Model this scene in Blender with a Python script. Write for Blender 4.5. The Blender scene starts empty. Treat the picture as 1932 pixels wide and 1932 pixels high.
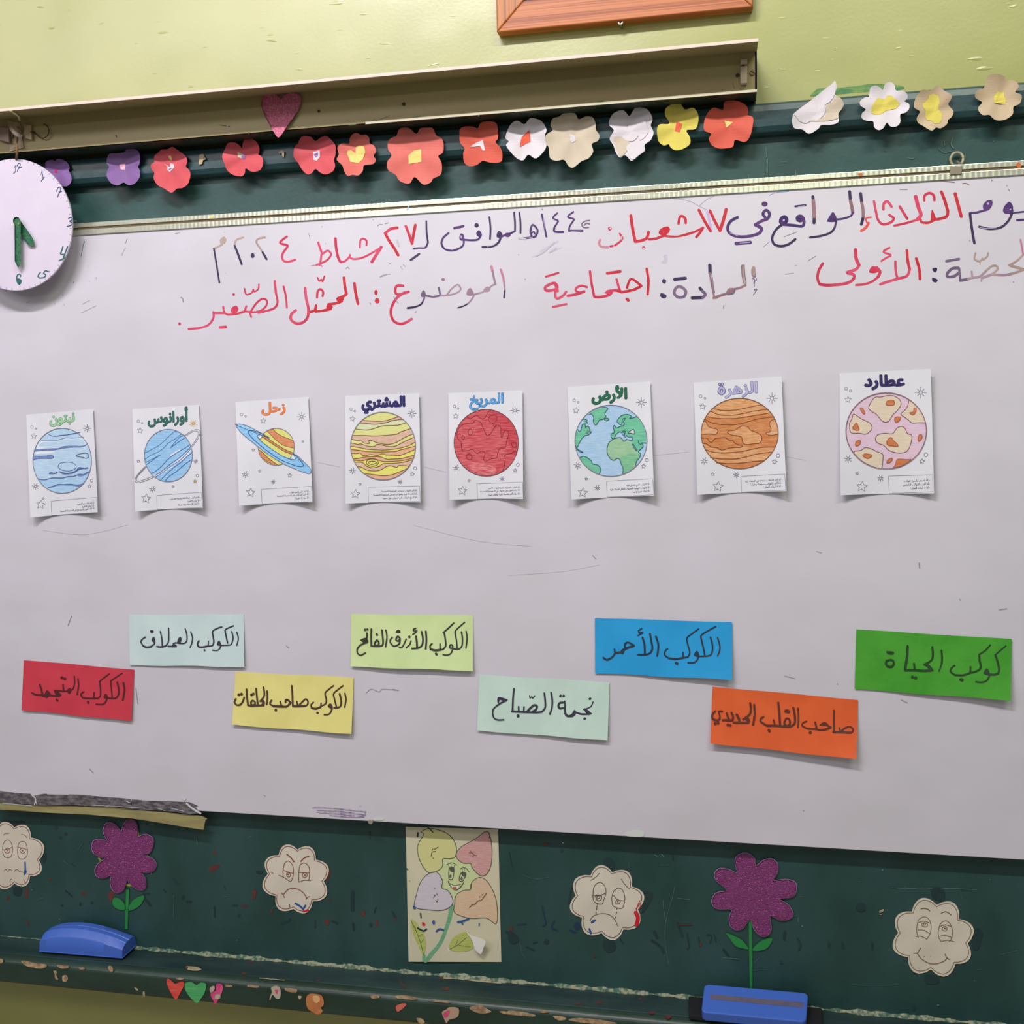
import bpy, math, random
from mathutils import Vector, Matrix
from mathutils.geometry import delaunay_2d_cdt
random.seed(7)
sc = bpy.context.scene
col = sc.collection

# ------------------------------------------------------------------ camera
F = 1932.0
D = 1.85            # distance of the lens from the whiteboard plane (y = 0)
ZC = 1.65           # lens height
_x = Vector((9518, 35, 1932)).normalized()
_z = Vector((-480, 24000, 1932)); _z = (_z - _x * _z.dot(_x)).normalized()
_y = _z.cross(_x)
RW = Matrix((_x, _y, _z))           # camera -> world rotation
CAM = Vector((0, -D, ZC))
cd = bpy.data.cameras.new('camera'); cam = bpy.data.objects.new('camera', cd); col.objects.link(cam)
cd.sensor_width = 36; cd.lens = 36 * F / 1932; cd.clip_start = 0.05; cd.clip_end = 60
m4 = RW.to_4x4(); m4.translation = CAM
cam.matrix_world = m4
sc.camera = cam

# ------------------------------------------------------------------ light
sc.view_settings.view_transform = 'Standard'
sc.view_settings.look = 'None'
sc.view_settings.gamma = 1
sc.view_settings.use_curve_mapping = False
sc.view_settings.exposure = 0.05
w = bpy.data.worlds.new('world'); sc.world = w; w.use_nodes = True
w.node_tree.nodes['Background'].inputs[0].default_value = (0.96, 0.97, 0.94, 1)
w.node_tree.nodes['Background'].inputs[1].default_value = 0.17

def lamp(name, x, y, z, sx, sy, power, colour, tilt=62):
    ld = bpy.data.lights.new(name, 'AREA'); ld.shape = 'RECTANGLE'; ld.size = sx; ld.size_y = sy
    ld.energy = power; ld.color = colour
    o = bpy.data.objects.new(name, ld); col.objects.link(o); o.location = (x, y, z)
    o.rotation_euler = (math.radians(tilt), 0, 0)
    return o
COOL = (1.0, 0.94, 1.0); WARM = (0.98, 1.0, 0.82)
ZL = 3.8            # ceiling tubes of the classroom, in rows parallel to the board
for x_, y_, p_, sx_, sy_, c_ in ((-0.85, -2.0, 62, 1.2, 0.12, COOL), (0.9, -2.0, 30, 1.2, 0.12, WARM), (-2.4, -3.1, 22, 1.4, 0.5, COOL), (-4.2, -3.6, 26, 1.8, 0.6, COOL),
                                (-3.3, -9.2, 30, 3.4, 0.4, COOL), (0.8, -9.2, 16, 2.0, 0.4, WARM)):
    lamp('tube_light', x_, y_, ZL, sx_, sy_, p_, c_)

# ------------------------------------------------------------------ pixel -> place on a plane of the wall
def P(u, v, y=0.0):
    r = RW @ Vector((u - 966, -(v - 966), -F)); t = (y + D) / r.y
    return CAM + r * t
def PZ(u, v, z):
    r = RW @ Vector((u - 966, -(v - 966), -F)); t = (z - ZC) / r.z
    return CAM + r * t

# ------------------------------------------------------------------ materials
K = 1.28
def lin(c):
    return tuple((x / 255 / 12.92) if x / 255 <= 0.04045 else ((x / 255 + 0.055) / 1.055) ** 2.4 for x in c)
def alb(c):
    return tuple(min(0.9, x * K) for x in lin(c)) + (1,)
_mats = {}
def nd(nt, t, **kw):
    n = nt.nodes.new(t)
    for k, v in kw.items(): setattr(n, k, v)
    return n
def M(name, c, rough=0.6, c2=None, scale=(30, 30, 30), amt=1.0, bump=0, bscale=60, metal=0, spec=0.4, lo=0.35, hi=0.65, detail=4, coat=0):
    if name in _mats: return _mats[name]
    m = bpy.data.materials.new(name); m.use_nodes = True; nt = m.node_tree
    b = nt.nodes['Principled BSDF']
    b.inputs['Base Color'].default_value = alb(c); b.inputs['Roughness'].default_value = rough
    b.inputs['Metallic'].default_value = metal; b.inputs['Specular IOR Level'].default_value = spec
    b.inputs['Coat Weight'].default_value = coat
    tc = nd(nt, 'ShaderNodeTexCoord')
    if c2:
        mp = nd(nt, 'ShaderNodeMapping'); mp.inputs['Scale'].default_value = scale
        nz = nd(nt, 'ShaderNodeTexNoise'); nz.inputs['Scale'].default_value = 1; nz.inputs['Detail'].default_value = detail
        mr = nd(nt, 'ShaderNodeMapRange'); mr.inputs[1].default_value = lo; mr.inputs[2].default_value = hi; mr.inputs[4].default_value = amt
        mx = nd(nt, 'ShaderNodeMix', data_type='RGBA'); mx.inputs[6].default_value = alb(c); mx.inputs[7].default_value = alb(c2)
        nt.links.new(tc.outputs['Object'], mp.inputs[0]); nt.links.new(mp.outputs[0], nz.inputs[0])
        nt.links.new(nz.outputs[0], mr.inputs[0]); nt.links.new(mr.outputs[0], mx.inputs[0]); nt.links.new(mx.outputs[2], b.inputs['Base Color'])
    if bump:
        n2 = nd(nt, 'ShaderNodeTexNoise'); n2.inputs['Scale'].default_value = bscale; n2.inputs['Detail'].default_value = 3
        bp = nd(nt, 'ShaderNodeBump'); bp.inputs['Strength'].default_value = bump; bp.inputs['Distance'].default_value = 0.002
        nt.links.new(tc.outputs['Object'], n2.inputs[0]); nt.links.new(n2.outputs[0], bp.inputs['Height']); nt.links.new(bp.outputs[0], b.inputs['Normal'])
    _mats[name] = m
    return m
def crayon(name, c, c2, ang=0.0, sc_=1.0):
    """pencil colouring: fine strokes stretched along one direction"""
    if name in _mats: return _mats[name]
    m = M(name, c, 0.75, c2, (60 * sc_, 60, 520 * sc_), 1.0, lo=0.38, hi=0.66, detail=3)
    for n in m.node_tree.nodes:
        if n.type == 'MAPPING': n.inputs['Rotation'].default_value = (0, ang, 0); n.vector_type = 'TEXTURE' if False else 'POINT'
    return m

# ------------------------------------------------------------------ object helpers
def setp(o, label=None, cat=None, group=None, kind=None):
    if label: o['label'] = label
    if cat: o['category'] = cat
    if group: o['group'] = group
    if kind: o['kind'] = kind
    return o
def thing(name, loc, label, cat, group=None):
    o = bpy.data.objects.new(name, None); col.objects.link(o); o.location = loc; o.empty_display_size = 0.02
    return setp(o, label, cat, group)

class Mesh:
    """collects faces with several materials; build() links them as one object"""
    def __init__(s): s.v = []; s.f = []; s.m = []; s.mats = []; s.smooth = False
    def mi(s, mat):
        if mat not in s.mats: s.mats.append(mat)
        return s.mats.index(mat)
    def add(s, vs, fs, mat):
        n = len(s.v); k = s.mi(mat); s.v.extend([tuple(p) for p in vs])
        for f in fs: s.f.append(tuple(i + n for i in f)); s.m.append(k)
    def box(s, a, b, mat, bev=0.0):
        (x0, y0, z0), (x1, y1, z1) = a, b
        vs = [(x, y, z) for x in (x0, x1) for y in (y0, y1) for z in (z0, z1)]
        s.add(vs, [(0, 1, 3, 2), (4, 6, 7, 5), (0, 4, 5, 1), (2, 3, 7, 6), (0, 2, 6, 4), (1, 5, 7, 3)], mat)
    def prism_x(s, prof, x0, x1, mat, cap=True):
        """profile of (y, z) points swept along x"""
        n = len(prof); vs = [(x0, y, z) for y, z in prof] + [(x1, y, z) for y, z in prof]
        fs = [(i, (i + 1) % n, n + (i + 1) % n, n + i) for i in range(n)]
        if cap: fs += [tuple(range(n - 1, -1, -1)), tuple(range(n, 2 * n))]
        s.add(vs, fs, mat)
    def hexa(s, q0, q1, mat):
        """eight corners: quad q0 and quad q1"""
        s.add(list(q0) + list(q1), [(3, 2, 1, 0), (4, 5, 6, 7), (0, 1, 5, 4), (1, 2, 6, 5), (2, 3, 7, 6), (3, 0, 4, 7)], mat)
    def disc(s, c, r, th, mat, n=48, axis='y', rz=None):
        rz = rz or r; vs = []
        for dy in (0, th):
            for i in range(n):
                a = 2 * math.pi * i / n
                vs.append((c[0] + r * math.cos(a), c[1] - dy, c[2] + rz * math.sin(a)))
        fs = [tuple(range(n)), tuple(range(2 * n - 1, n - 1, -1))] + [(i, n + i, n + (i + 1) % n, (i + 1) % n) for i in range(n)]
        s.add(vs, fs, mat)
    def tube(s, pts, r, mat, n=8):
        pts = [Vector(p) for p in pts]; vs = []; fs = []
        for i, p in enumerate(pts):
            t = (pts[min(i + 1, len(pts) - 1)] - pts[max(i - 1, 0)]).normalized()
            a = t.cross(Vector((0.3, 1, 0.2))).normalized(); b = t.cross(a)
            for k in range(n):
                q = 2 * math.pi * k / n; vs.append(p + (a * math.cos(q) + b * math.sin(q)) * r)
        for i in range(len(pts) - 1):
            for k in range(n): fs.append((i * n + k, i * n + (k + 1) % n, (i + 1) * n + (k + 1) % n, (i + 1) * n + k))
        fs.append(tuple(range(n - 1, -1, -1))); fs.append(tuple(range((len(pts) - 1) * n, len(pts) * n)))
        s.add(vs, fs, mat)
    def build(s, name, parent=None, smooth=False, bevel=0, label=None, kind=None):
        me = bpy.data.meshes.new(name)
        L = Vector(parent['_w']) if parent is not None and '_w' in parent else Vector((0, 0, 0))
        if parent is not None: L = world_loc(parent)
        me.from_pydata([tuple(Vector(p) - L) for p in s.v], [], s.f)
        for mt in s.mats: me.materials.append(mt)
        me.polygons.foreach_set('material_index', s.m)
        if smooth: me.polygons.foreach_set('use_smooth', [True] * len(s.f))
        me.update()
        o = bpy.data.objects.new(name, me); col.objects.link(o)
        if parent is not None: o.parent = parent
        if bevel:
            b = o.modifiers.new('bevel', 'BEVEL'); b.width = bevel; b.segments = 3; b.limit_method = 'ANGLE'; b.angle_limit = 0.6
        if label: o['label'] = label
        if kind: o['kind'] = kind
        return o
def world_loc(o):
    L = Vector((0, 0, 0))
    while o is not None: L = L + o.location; o = o.parent
    return L

# ------------------------------------------------------------------ drawing on a surface
def crom(pts, closed=False, sub=5):
    n = len(pts)
    if n < 3: return list(pts)
    out = []
    rng = range(n) if closed else range(n - 1)
    for i in rng:
        if closed: p0, p1, p2, p3 = pts[i - 1], pts[i], pts[(i + 1) % n], pts[(i + 2) % n]
        else: p0, p1, p2, p3 = pts[max(i - 1, 0)], pts[i], pts[i + 1], pts[min(i + 2, n - 1)]
        for k in range(sub):
            t = k / sub; t2 = t * t; t3 = t2 * t
            out.append(tuple(0.5 * (2 * p1[j] + (p2[j] - p0[j]) * t + (2 * p0[j] - 5 * p1[j] + 4 * p2[j] - p3[j]) * t2 + (3 * p1[j] - p0[j] - 3 * p2[j] + p3[j]) * t3) for j in (0, 1)))
    if not closed: out.append(pts[-1])
    return out
def inside(p, poly):
    x, y = p; c = False; n = len(poly); j = n - 1
    for i in range(n):
        xi, yi = poly[i]; xj, yj = poly[j]
        if (yi > y) != (yj > y) and x < (xj - xi) * (y - yi) / (yj - yi) + xi: c = not c
        j = i
    return c

class Surf:
    """a surface given as y(u, v): plane y0 plus a lift towards the room"""
    def __init__(s, y0, h=None): s.y0 = y0; s.h = h; s.layer = 0
    def at(s, u, v, off=0.0):
        y = s.y0 - (s.h(u, v) if s.h else 0) - off
        return P(u, v, y)
class Quad(Surf):
    def __init__(s, y0, tl, tr, bl, br, lift):
        s.q = (tl, tr, bl, br); s.y0 = y0; s.lift = lift; s.layer = 0
    def st(s, u, v):
        tl, tr, bl, br = s.q; a, t = 0.5, 0.5
        for _ in range(6):
            l = tl[0] + (bl[0] - tl[0]) * t; r = tr[0] + (br[0] - tr[0]) * t; a = (u - l) / (r - l)
            T = tl[1] + (tr[1] - tl[1]) * a; B = bl[1] + (br[1] - bl[1]) * a; t = (v - T) / (B - T)
        return a, t
    def uv(s, a, t):
        tl, tr, bl, br = s.q
        return tuple((tl[i] * (1 - a) + tr[i] * a) * (1 - t) + (bl[i] * (1 - a) + br[i] * a) * t for i in (0, 1))
    def at(s, u, v, off=0.0):
        a, t = s.st(u, v)
        a = min(1.03, max(-0.03, a)); t = min(1.03, max(-0.03, t))
        return P(u, v, s.y0 - s.lift(a, t) - off)

class Ink:
    """flat ink, pencil or cut paper laid on a surface; crop = (u0, v0, scale) of the tracing"""
    STEP = 0.000012
    def __init__(s, surf, crop=(0, 0, 1), base=0.0002):
        s.s = surf; s.c = crop; s.b = base; s.n = 0; s.mesh = Mesh(); s.step = None
    def px(s, p): return (s.c[0] + p[0] / s.c[2], s.c[1] + p[1] / s.c[2])
    def off(s): s.n += 1; return s.b + s.n * (s.step or (0.00004 if isinstance(s.s, Quad) else s.STEP))
    def stroke(s, pts, wd, mat, closed=False, smooth=True, taper=True):
        p = [s.px(q) for q in pts]; r = wd / s.c[2] / 2; o = s.off()
        if len(p) == 1: return s._blob(p[0], r, r, mat, o)
        if smooth: p = crom(p, closed)
        if closed: p = p + [p[0]]
        if not smooth:
            q = [p[0]]
            for e in p[1:]:
                L = math.hypot(e[0] - q[-1][0], e[1] - q[-1][1]); m = max(1, int(L / 6)); b = q[-1]
                q += [(b[0] + (e[0] - b[0]) * i / m, b[1] + (e[1] - b[1]) * i / m) for i in range(1, m + 1)]
            p = q
        vs = []; fs = []; n = len(p)
        for i in range(n):
            a = p[max(i - 1, 0)]; b = p[min(i + 1, n - 1)]
            if closed and i in (0, n - 1): a = p[-2]; b = p[1]
            dx, dy = b[0] - a[0], b[1] - a[1]; L = math.hypot(dx, dy) or 1; nx, ny = -dy / L * r, dx / L * r
            oo = o + 0.00001 * i / n; vs.append(s.s.at(p[i][0] + nx, p[i][1] + ny, oo)); vs.append(s.s.at(p[i][0] - nx, p[i][1] - ny, oo))
            if i: fs.append((2 * i - 2, 2 * i - 1, 2 * i + 1, 2 * i))
        s.mesh.add(vs, fs, mat)
        if not closed:
            for e, q in ((p[0], p[1]), (p[-1], p[-2])): s._cap(e, q, r, mat, o)
    def _cap(s, e, q, r, mat, o):
        a0 = math.atan2(e[1] - q[1], e[0] - q[0]); vs = []
        for k in range(7):
            a = a0 - math.pi / 2 + math.pi * k / 6; vs.append(s.s.at(e[0] + r * math.cos(a), e[1] + r * math.sin(a), o))
        s.mesh.add(vs, [tuple(range(7))], mat)
    def _blob(s, c, rx, ry, mat, o, n=14):
        s.mesh.add([s.s.at(c[0] + rx * math.cos(2 * math.pi * i / n), c[1] + ry * math.sin(2 * math.pi * i / n), o) for i in range(n)], [tuple(range(n))], mat)
    def blob(s, x, y, r, mat, ry=None):
        c = s.px((x, y)); s._blob(c, r / s.c[2], (ry or r) / s.c[2], mat, s.off(), 24)
    def fill(s, pts, mat, smooth=True, sp=7.0, thick=0.0):
        p = [s.px(q) for q in pts]
        if smooth: p = crom(p, True, 4)
        # drop repeated points
        q = [p[0]]
        for a in p[1:]:
            if math.hypot(a[0] - q[-1][0], a[1] - q[-1][1]) > 0.05: q.append(a)
        if math.hypot(q[0][0] - q[-1][0], q[0][1] - q[-1][1]) < 0.05: q.pop()
        p = q; o = s.off(); n = len(p)
        xs = [a[0] for a in p]; ys = [a[1] for a in p]; extra = []
        x = min(xs) + sp * 0.5
        while x < max(xs):
            y = min(ys) + sp * 0.5
            while y < max(ys):
                if inside((x, y), p): extra.append((x, y))
                y += sp
            x += sp
        res = delaunay_2d_cdt([Vector(a) for a in p + extra], [], [list(range(n))], 1, 1e-5)
        vs = [s.s.at(a[0], a[1], o) for a in res[0]]
        s.mesh.add(vs, [tuple(f) for f in res[2]], mat)
        if thick:
            vs = []
            for a in p: vs.append(s.s.at(a[0], a[1], o)); vs.append(s.s.at(a[0], a[1], o - thick))
            s.mesh.add(vs, [(2 * i, 2 * i + 1, (2 * i + 3) % (2 * n), (2 * i + 2) % (2 * n)) for i in range(n)], mat)
    def draw(s, wd, mat, txt):
        """'x y x y ; x y ...'  prefixes: B x y r = blob, F = filled shape, O = closed line, L = straight, wN = own width"""
        for seg in txt.split(';'):
            t = seg.split()
            if not t: continue
            ww = wd; kind = ''
            while t and not (t[0][0].isdigit() or t[0][0] == '-'):
                if t[0][0] == 'w': ww = float(t[0][1:])
                else: kind = t[0]
                t.pop(0)
            f = [float(a) for a in t]
            if kind == 'B': s.blob(f[0], f[1], f[2], mat, f[3] if len(f) > 3 else None); continue
            pts = list(zip(f[::2], f[1::2]))
            if kind == 'F': s.fill(pts, mat)
            elif kind == 'O': s.stroke(pts, ww, mat, closed=True)
            elif kind == 'L': s.stroke(pts, ww, mat, smooth=False)
            else: s.stroke(pts, ww, mat)
    def build(s, name, parent, label=None, kind=None):
        return s.mesh.build(name, parent, label=label, kind=kind)

def pts(txt):
    f = [float(a) for a in txt.split()]; return list(zip(f[::2], f[1::2]))

# ------------------------------------------------------------------ printed Arabic lettering (Blender's own font)
_T = {}
def _reg(ch, code, n):
    _T[ch] = [chr(code + i) for i in range(n)]
for _c, _k, _n in (('ء', 0xFE80, 1), ('آ', 0xFE81, 2), ('أ', 0xFE83, 2), ('ؤ', 0xFE85, 2), ('إ', 0xFE87, 2), ('ئ', 0xFE89, 4), ('ا', 0xFE8D, 2), ('ب', 0xFE8F, 4), ('ة', 0xFE93, 2), ('ت', 0xFE95, 4), ('ث', 0xFE99, 4), ('ج', 0xFE9D, 4), ('ح', 0xFEA1, 4), ('خ', 0xFEA5, 4), ('د', 0xFEA9, 2), ('ذ', 0xFEAB, 2), ('ر', 0xFEAD, 2), ('ز', 0xFEAF, 2), ('س', 0xFEB1, 4), ('ش', 0xFEB5, 4), ('ص', 0xFEB9, 4), ('ض', 0xFEBD, 4), ('ط', 0xFEC1, 4), ('ظ', 0xFEC5, 4), ('ع', 0xFEC9, 4), ('غ', 0xFECD, 4), ('ف', 0xFED1, 4), ('ق', 0xFED5, 4), ('ك', 0xFED9, 4), ('ل', 0xFEDD, 4), ('م', 0xFEE1, 4), ('ن', 0xFEE5, 4), ('ه', 0xFEE9, 4), ('و', 0xFEED, 2), ('ى', 0xFEEF, 2), ('ي', 0xFEF1, 4)):
    _reg(_c, _k, _n)
_T['ة'] = ['ة', chr(0xFE94)]
def shape(t):
    t = t.replace('لأ', '\ue001').replace('لا', '\ue002')
    tab = dict(_T); tab['\ue001'] = [chr(0xFEF7), chr(0xFEF8)]; tab['\ue002'] = [chr(0xFEFB), chr(0xFEFC)]
    out = []; prev = False
    for i, ch in enumerate(t):
        if ch not in tab: out.append(ch); prev = False; continue
        fm = tab[ch]; nxt = i + 1 < len(t) and t[i + 1] in tab and t[i + 1] != 'ء' and len(fm) == 4
        if len(fm) == 1: out.append(fm[0]); prev = False; continue
        if prev and nxt: out.append(fm[3])
        elif nxt: out.append(fm[2])
        elif prev: out.append(fm[1])
        else: out.append(fm[0])
        prev = nxt
    # digits keep their order
    r = []; num = []
    for ch in reversed(out):
        if ch in '٠١٢٣٤٥٦٧٨٩': num.insert(0, ch)
        else: r += num; num = []; r.append(ch)
    return ''.join(r + num)
def text_mesh(t, offset=0.0):
    c = bpy.data.curves.new('lettering', 'FONT'); c.body = shape(t); c.resolution_u = 2; c.offset = offset
    o = bpy.data.objects.new('lettering', c); col.objects.link(o)
    dg = bpy.context.evaluated_depsgraph_get(); e = o.evaluated_get(dg); me = e.to_mesh()
    vs = [(v.co.x, v.co.y) for v in me.vertices]; fs = [tuple(p.vertices) for p in me.polygons]
    e.to_mesh_clear(); bpy.data.objects.remove(o); bpy.data.curves.remove(c)
    return vs, fs
def lay_text(ink, t, x0, x1, y0, y1, slope, mat, r=0.0, ref=None):
    """fit the lettering to the traced box x0..x1, y0 (top)..y1 (bottom), sloping by dy/dx; r thickens the strokes"""
    vs, fs = text_mesh(t)
    x0 += r; x1 -= r; y0 += r; y1 -= r
    if ref: x0, x1, y0, y1 = ref
    ax, bx = min(v[0] for v in vs), max(v[0] for v in vs); ay, by = min(v[1] for v in vs), max(v[1] for v in vs)
    for q in ([(0, 0)] if r <= 0 else [(r * math.cos(a), r * math.sin(a)) for a in [i * math.pi / 4 + 0.39 for i in range(8)]] + [(0, 0)]):
        o = ink.off(); out = []
        for x, y in vs:
            X = x0 + (x - ax) / (bx - ax) * (x1 - x0) + q[0]; Y = y1 - (y - ay) / (by - ay) * (y1 - y0) + slope * (X - (x0 + x1) / 2) + q[1]
            p = ink.px((X, Y)); out.append(ink.s.at(p[0], p[1], o))
        ink.mesh.add(out, [f[::-1] for f in fs], mat)
    return (x0, x1, y0, y1)
# ================================================================== the setting
XL, XR = -2.6, 1.6
def zline(a, b, y):
    p, q = P(*a, y), P(*b, y)
    if abs(p.z - q.z) > 0.012: print('ZLINE', a, b, y, round(p.z, 4), round(q.z, 4))
    return (p.z + q.z) / 2
WALL_Y, GREEN_Y = 0.05, 0.03

def wall_material():
    m = M('lime_gloss_paint', (137, 141, 72), 0.38, (145, 147, 80), (5, 5, 7), 1.0, spec=0.7, detail=6)
    nt = m.node_tree; b = nt.nodes['Principled BSDF']; tc = nt.nodes['Texture Coordinate'] if 'Texture Coordinate' in nt.nodes else nd(nt, 'ShaderNodeTexCoord')
    big = nd(nt, 'ShaderNodeTexNoise'); big.inputs['Scale'].default_value = 3.5; big.inputs['Detail'].default_value = 2
    fine = nd(nt, 'ShaderNodeTexNoise'); fine.inputs['Scale'].default_value = 160; fine.inputs['Detail'].default_value = 4
    mp = nd(nt, 'ShaderNodeMapping'); mp.inputs['Scale'].default_value = (22, 22, 95)
    run = nd(nt, 'ShaderNodeTexNoise'); run.inputs['Scale'].default_value = 1; run.inputs['Detail'].default_value = 1
    rr = nd(nt, 'ShaderNodeMapRange'); rr.inputs[1].default_value = 0.71; rr.inputs[2].default_value = 0.79; rr.inputs[4].default_value = 0.5
    nt.links.new(tc.outputs['Object'], big.inputs[0]); nt.links.new(tc.outputs['Object'], fine.inputs[0])
    nt.links.new(tc.outputs['Object'], mp.inputs[0]); nt.links.new(mp.outputs[0], run.inputs[0]); nt.links.new(run.outputs[0], rr.inputs[0])
    a1 = nd(nt, 'ShaderNodeMath', operation='MULTIPLY'); a1.inputs[1].default_value = 5.0
    a2 = nd(nt, 'ShaderNodeMath', operation='MULTIPLY_ADD'); a2.inputs[1].default_value = 0.12
    a3 = nd(nt, 'ShaderNodeMath', operation='ADD')
    nt.links.new(big.outputs[0], a1.inputs[0]); nt.links.new(fine.outputs[0], a2.inputs[0]); nt.links.new(a1.outputs[0], a2.inputs[2])
    nt.links.new(a2.outputs[0], a3.inputs[0]); nt.links.new(rr.outputs[0], a3.inputs[1])
    bp = nd(nt, 'ShaderNodeBump'); bp.inputs['Strength'].default_value = 0.55; bp.inputs['Distance'].default_value = 0.002
    nt.links.new(a3.outputs[0], bp.inputs['Height']); nt.links.new(bp.outputs[0], b.inputs['Normal'])
    b.inputs['Coat Weight'].default_value = 0.6; b.inputs['Coat Roughness'].default_value = 0.3; b.inputs['Coat IOR'].default_value = 1.7
    nt.links.new(bp.outputs[0], b.inputs['Coat Normal'])
    return m
mw = wall_material()
g = Mesh(); g.box((XL, WALL_Y, 0), (XR, WALL_Y + 0.12, 3.3), mw); setp(g.build('wall_front'), kind='structure')
g = Mesh(); g.box((XL, -6, -0.05), (XR, WALL_Y + 0.12, 0), M('terrazzo', (150, 142, 128), 0.4, (120, 112, 100), (80, 80, 80))); setp(g.build('floor'), kind='structure')

# ------------------------------------------------------------------ green chalkboard
mg = M('green_board_paint', (31, 60, 56), 0.42, (44, 74, 72), (9, 9, 5), 0.8, spec=0.45, detail=7, bump=0.15, bscale=90)
mgd = M('green_frame_paint', (27, 54, 56), 0.36, (36, 66, 70), (6, 6, 20), 0.8, spec=0.55, detail=6, bump=0.5, bscale=35)
mgl = M('green_ledge_paint', (24, 44, 44), 0.42, (46, 66, 64), (5, 20, 20), 0.8, spec=0.6, detail=7, bump=0.5, bscale=30)
mgr = M('green_lip_paint', (22, 44, 32), 0.42, (34, 60, 50), (7, 20, 20), 0.8, spec=0.6, detail=6, bump=0.6, bscale=30)
zj = zline((480, 1808), (1547, 1906), GREEN_Y)                # where the ledge meets the board
zmt = zline((1500, 186), (1932, 154), 0.008); zmb = zline((596, 310), (1932, 222), 0.010)
cb = thing('green_chalkboard', (-0.38, 0.04, zj - 0.05), 'long dark green chalkboard on the lime wall behind the whiteboard', 'chalkboard')
g = Mesh(); g.box((XL, GREEN_Y, zj - 0.02), (XR, WALL_Y - 0.0005, zmt - 0.01), mg); g.build('writing_surface', cb)
prof = [(WALL_Y - 0.0005, zmt), (0.016, zmt), (0.010, zmt - 0.004), (0.008, zmt - 0.015), (0.008, zmb + 0.012), (0.012, zmb + 0.003), (0.02, zmb), (WALL_Y - 0.0005, zmb)]
g = Mesh(); g.prism_x(prof, XL, XR, mgd); g.build('top_moulding', cb, bevel=0.002)
# ledge: flat top, rounded front lip
yl = (PZ(480, 1852, zj).y + PZ(980, 1900, zj).y) / 2
zlb = zline((0, 1852), (480, 1903), yl)
print('ledge y', yl, PZ(0, 1797, zj).y, PZ(1256, 1928, zj).y, 'lip bottom', zlb, 'zj', zj)
arc = [(yl + 0.012 + 0.014 * math.cos(a), zj - 0.012 + 0.014 * math.sin(a)) for a in [math.pi * (0.5 + 0.5 * k / 8) for k in range(9)]]
arc = [(yl + 0.018 - 0.018 * math.sin(math.pi / 2 * k / 8), zj - 0.014 + 0.014 * math.cos(math.pi / 2 * k / 8)) for k in range(9)]
g = Mesh(); g.prism_x([(GREEN_Y + 0.005, zj)] + arc + [(yl, zlb + 0.006), (yl + 0.004, zlb), (GREEN_Y + 0.005, zlb)], XL, XR, mgr); led = g.build('ledge_front', cb)
g = Mesh(); g.prism_x([(GREEN_Y + 0.004, zj), (GREEN_Y + 0.004, zj + 0.0008), (yl + 0.020, zj + 0.0008), (yl + 0.018, zj)], XL, XR, mgl); g.build('ledge_top', cb)
# crumbling filler along the joint
mcr = M('crumbled_filler', (140, 142, 118), 0.8, (62, 92, 76), (110, 60, 160), 1, lo=0.42, hi=0.58, detail=5, bump=1.0, bscale=200)
g = Mesh(); x = P(0, 1760, GREEN_Y).x; vs = []; n = 0
while x < XR:
    u = (x + 1.3) / 2.0
    amt = 0.3 if x < -1.33 else 1.0
    a = amt * (0.34 + 0.16 * math.sin(x * 41) * math.sin(x * 17 + 1) + 0.10 * math.sin(x * 160) + 0.10 * random.random())
    vs += [(x, GREEN_Y - 0.0003, zj + 0.014 * a), (x, GREEN_Y - 0.006 * a, zj + 0.010 * a), (x, GREEN_Y - 0.011 * a, zj + 0.004 * a), (x, GREEN_Y - 0.015 * a - 0.001, zj + 0.0012)]
    x += random.uniform(0.0015, 0.006); n += 1
g.add(vs, [(4 * i + k, 4 * i + k + 1, 4 * i + 5 + k, 4 * i + 4 + k) for i in range(n - 1) for k in range(3)], mcr)
g.build('joint_filler', cb, kind='stuff', label='crumbling pale green filler along the ledge joint')

# chips and daubs
mch = M('bare_plaster_chip', (176, 152, 118), 0.8, (128, 104, 78), (120, 120, 120))
chip = Ink(Surf(yl), (0, 1460, 4.025), 0.0006)
for q in ('160 1422 200 1420 260 1436 350 1448 345 1470 300 1480 240 1470 190 1455', '0 1405 20 1410 22 1430 0 1440', '432 1450 480 1455 520 1460 515 1475 460 1478', '600 1468 640 1472 640 1486 605 1484',
          '820 1462 850 1464 858 1500 830 1495', '405 1495 430 1500 428 1530 442 1560 420 1558 414 1525', '475 1535 505 1530 515 1555 500 1580 475 1572', '1020 1622 1040 1628 1050 1645 1030 1640', '1085 1655 1098 1655 1098 1690 1086 1688',
          '1335 1548 1395 1552 1380 1564 1345 1560', '1710 1600 1760 1606 1760 1618 1715 1616', '1880 1606 1915 1610 1910 1620 1882 1618'):
    chip.fill(pts(q), mch, thick=0.0004)
chip.c = (460, 1500, 3.715)
for q in ('30 1330 100 1338 100 1350 35 1346', '290 1352 370 1362 360 1385 300 1375', '890 1405 940 1402 950 1420 900 1426', '1060 1408 1130 1404 1210 1422 1200 1436 1120 1430 1075 1424', '1580 1492 1660 1468 1690 1490 1735 1520 1650 1530', '1290 1436 1350 1440 1440 1448 1436 1458 1330 1448', '1800 1514 1932 1528 1932 1545 1820 1532',
          '1210 1565 1250 1568 1268 1595 1235 1604', '380 1408 404 1410 396 1432 384 1426'):
    chip.fill(pts(q), mch, thick=0.0004)
chip.c = (960, 1500, 3.715)
for q in ('0 1510 90 1518 180 1538 178 1552 80 1545 0 1535', '225 1512 270 1512 272 1524 230 1526', '310 1548 380 1552 402 1572 350 1580', '425 1570 500 1562 620 1572 760 1600 600 1604 440 1584'):
    chip.fill(pts(q), mch, thick=0.0004)
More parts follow.
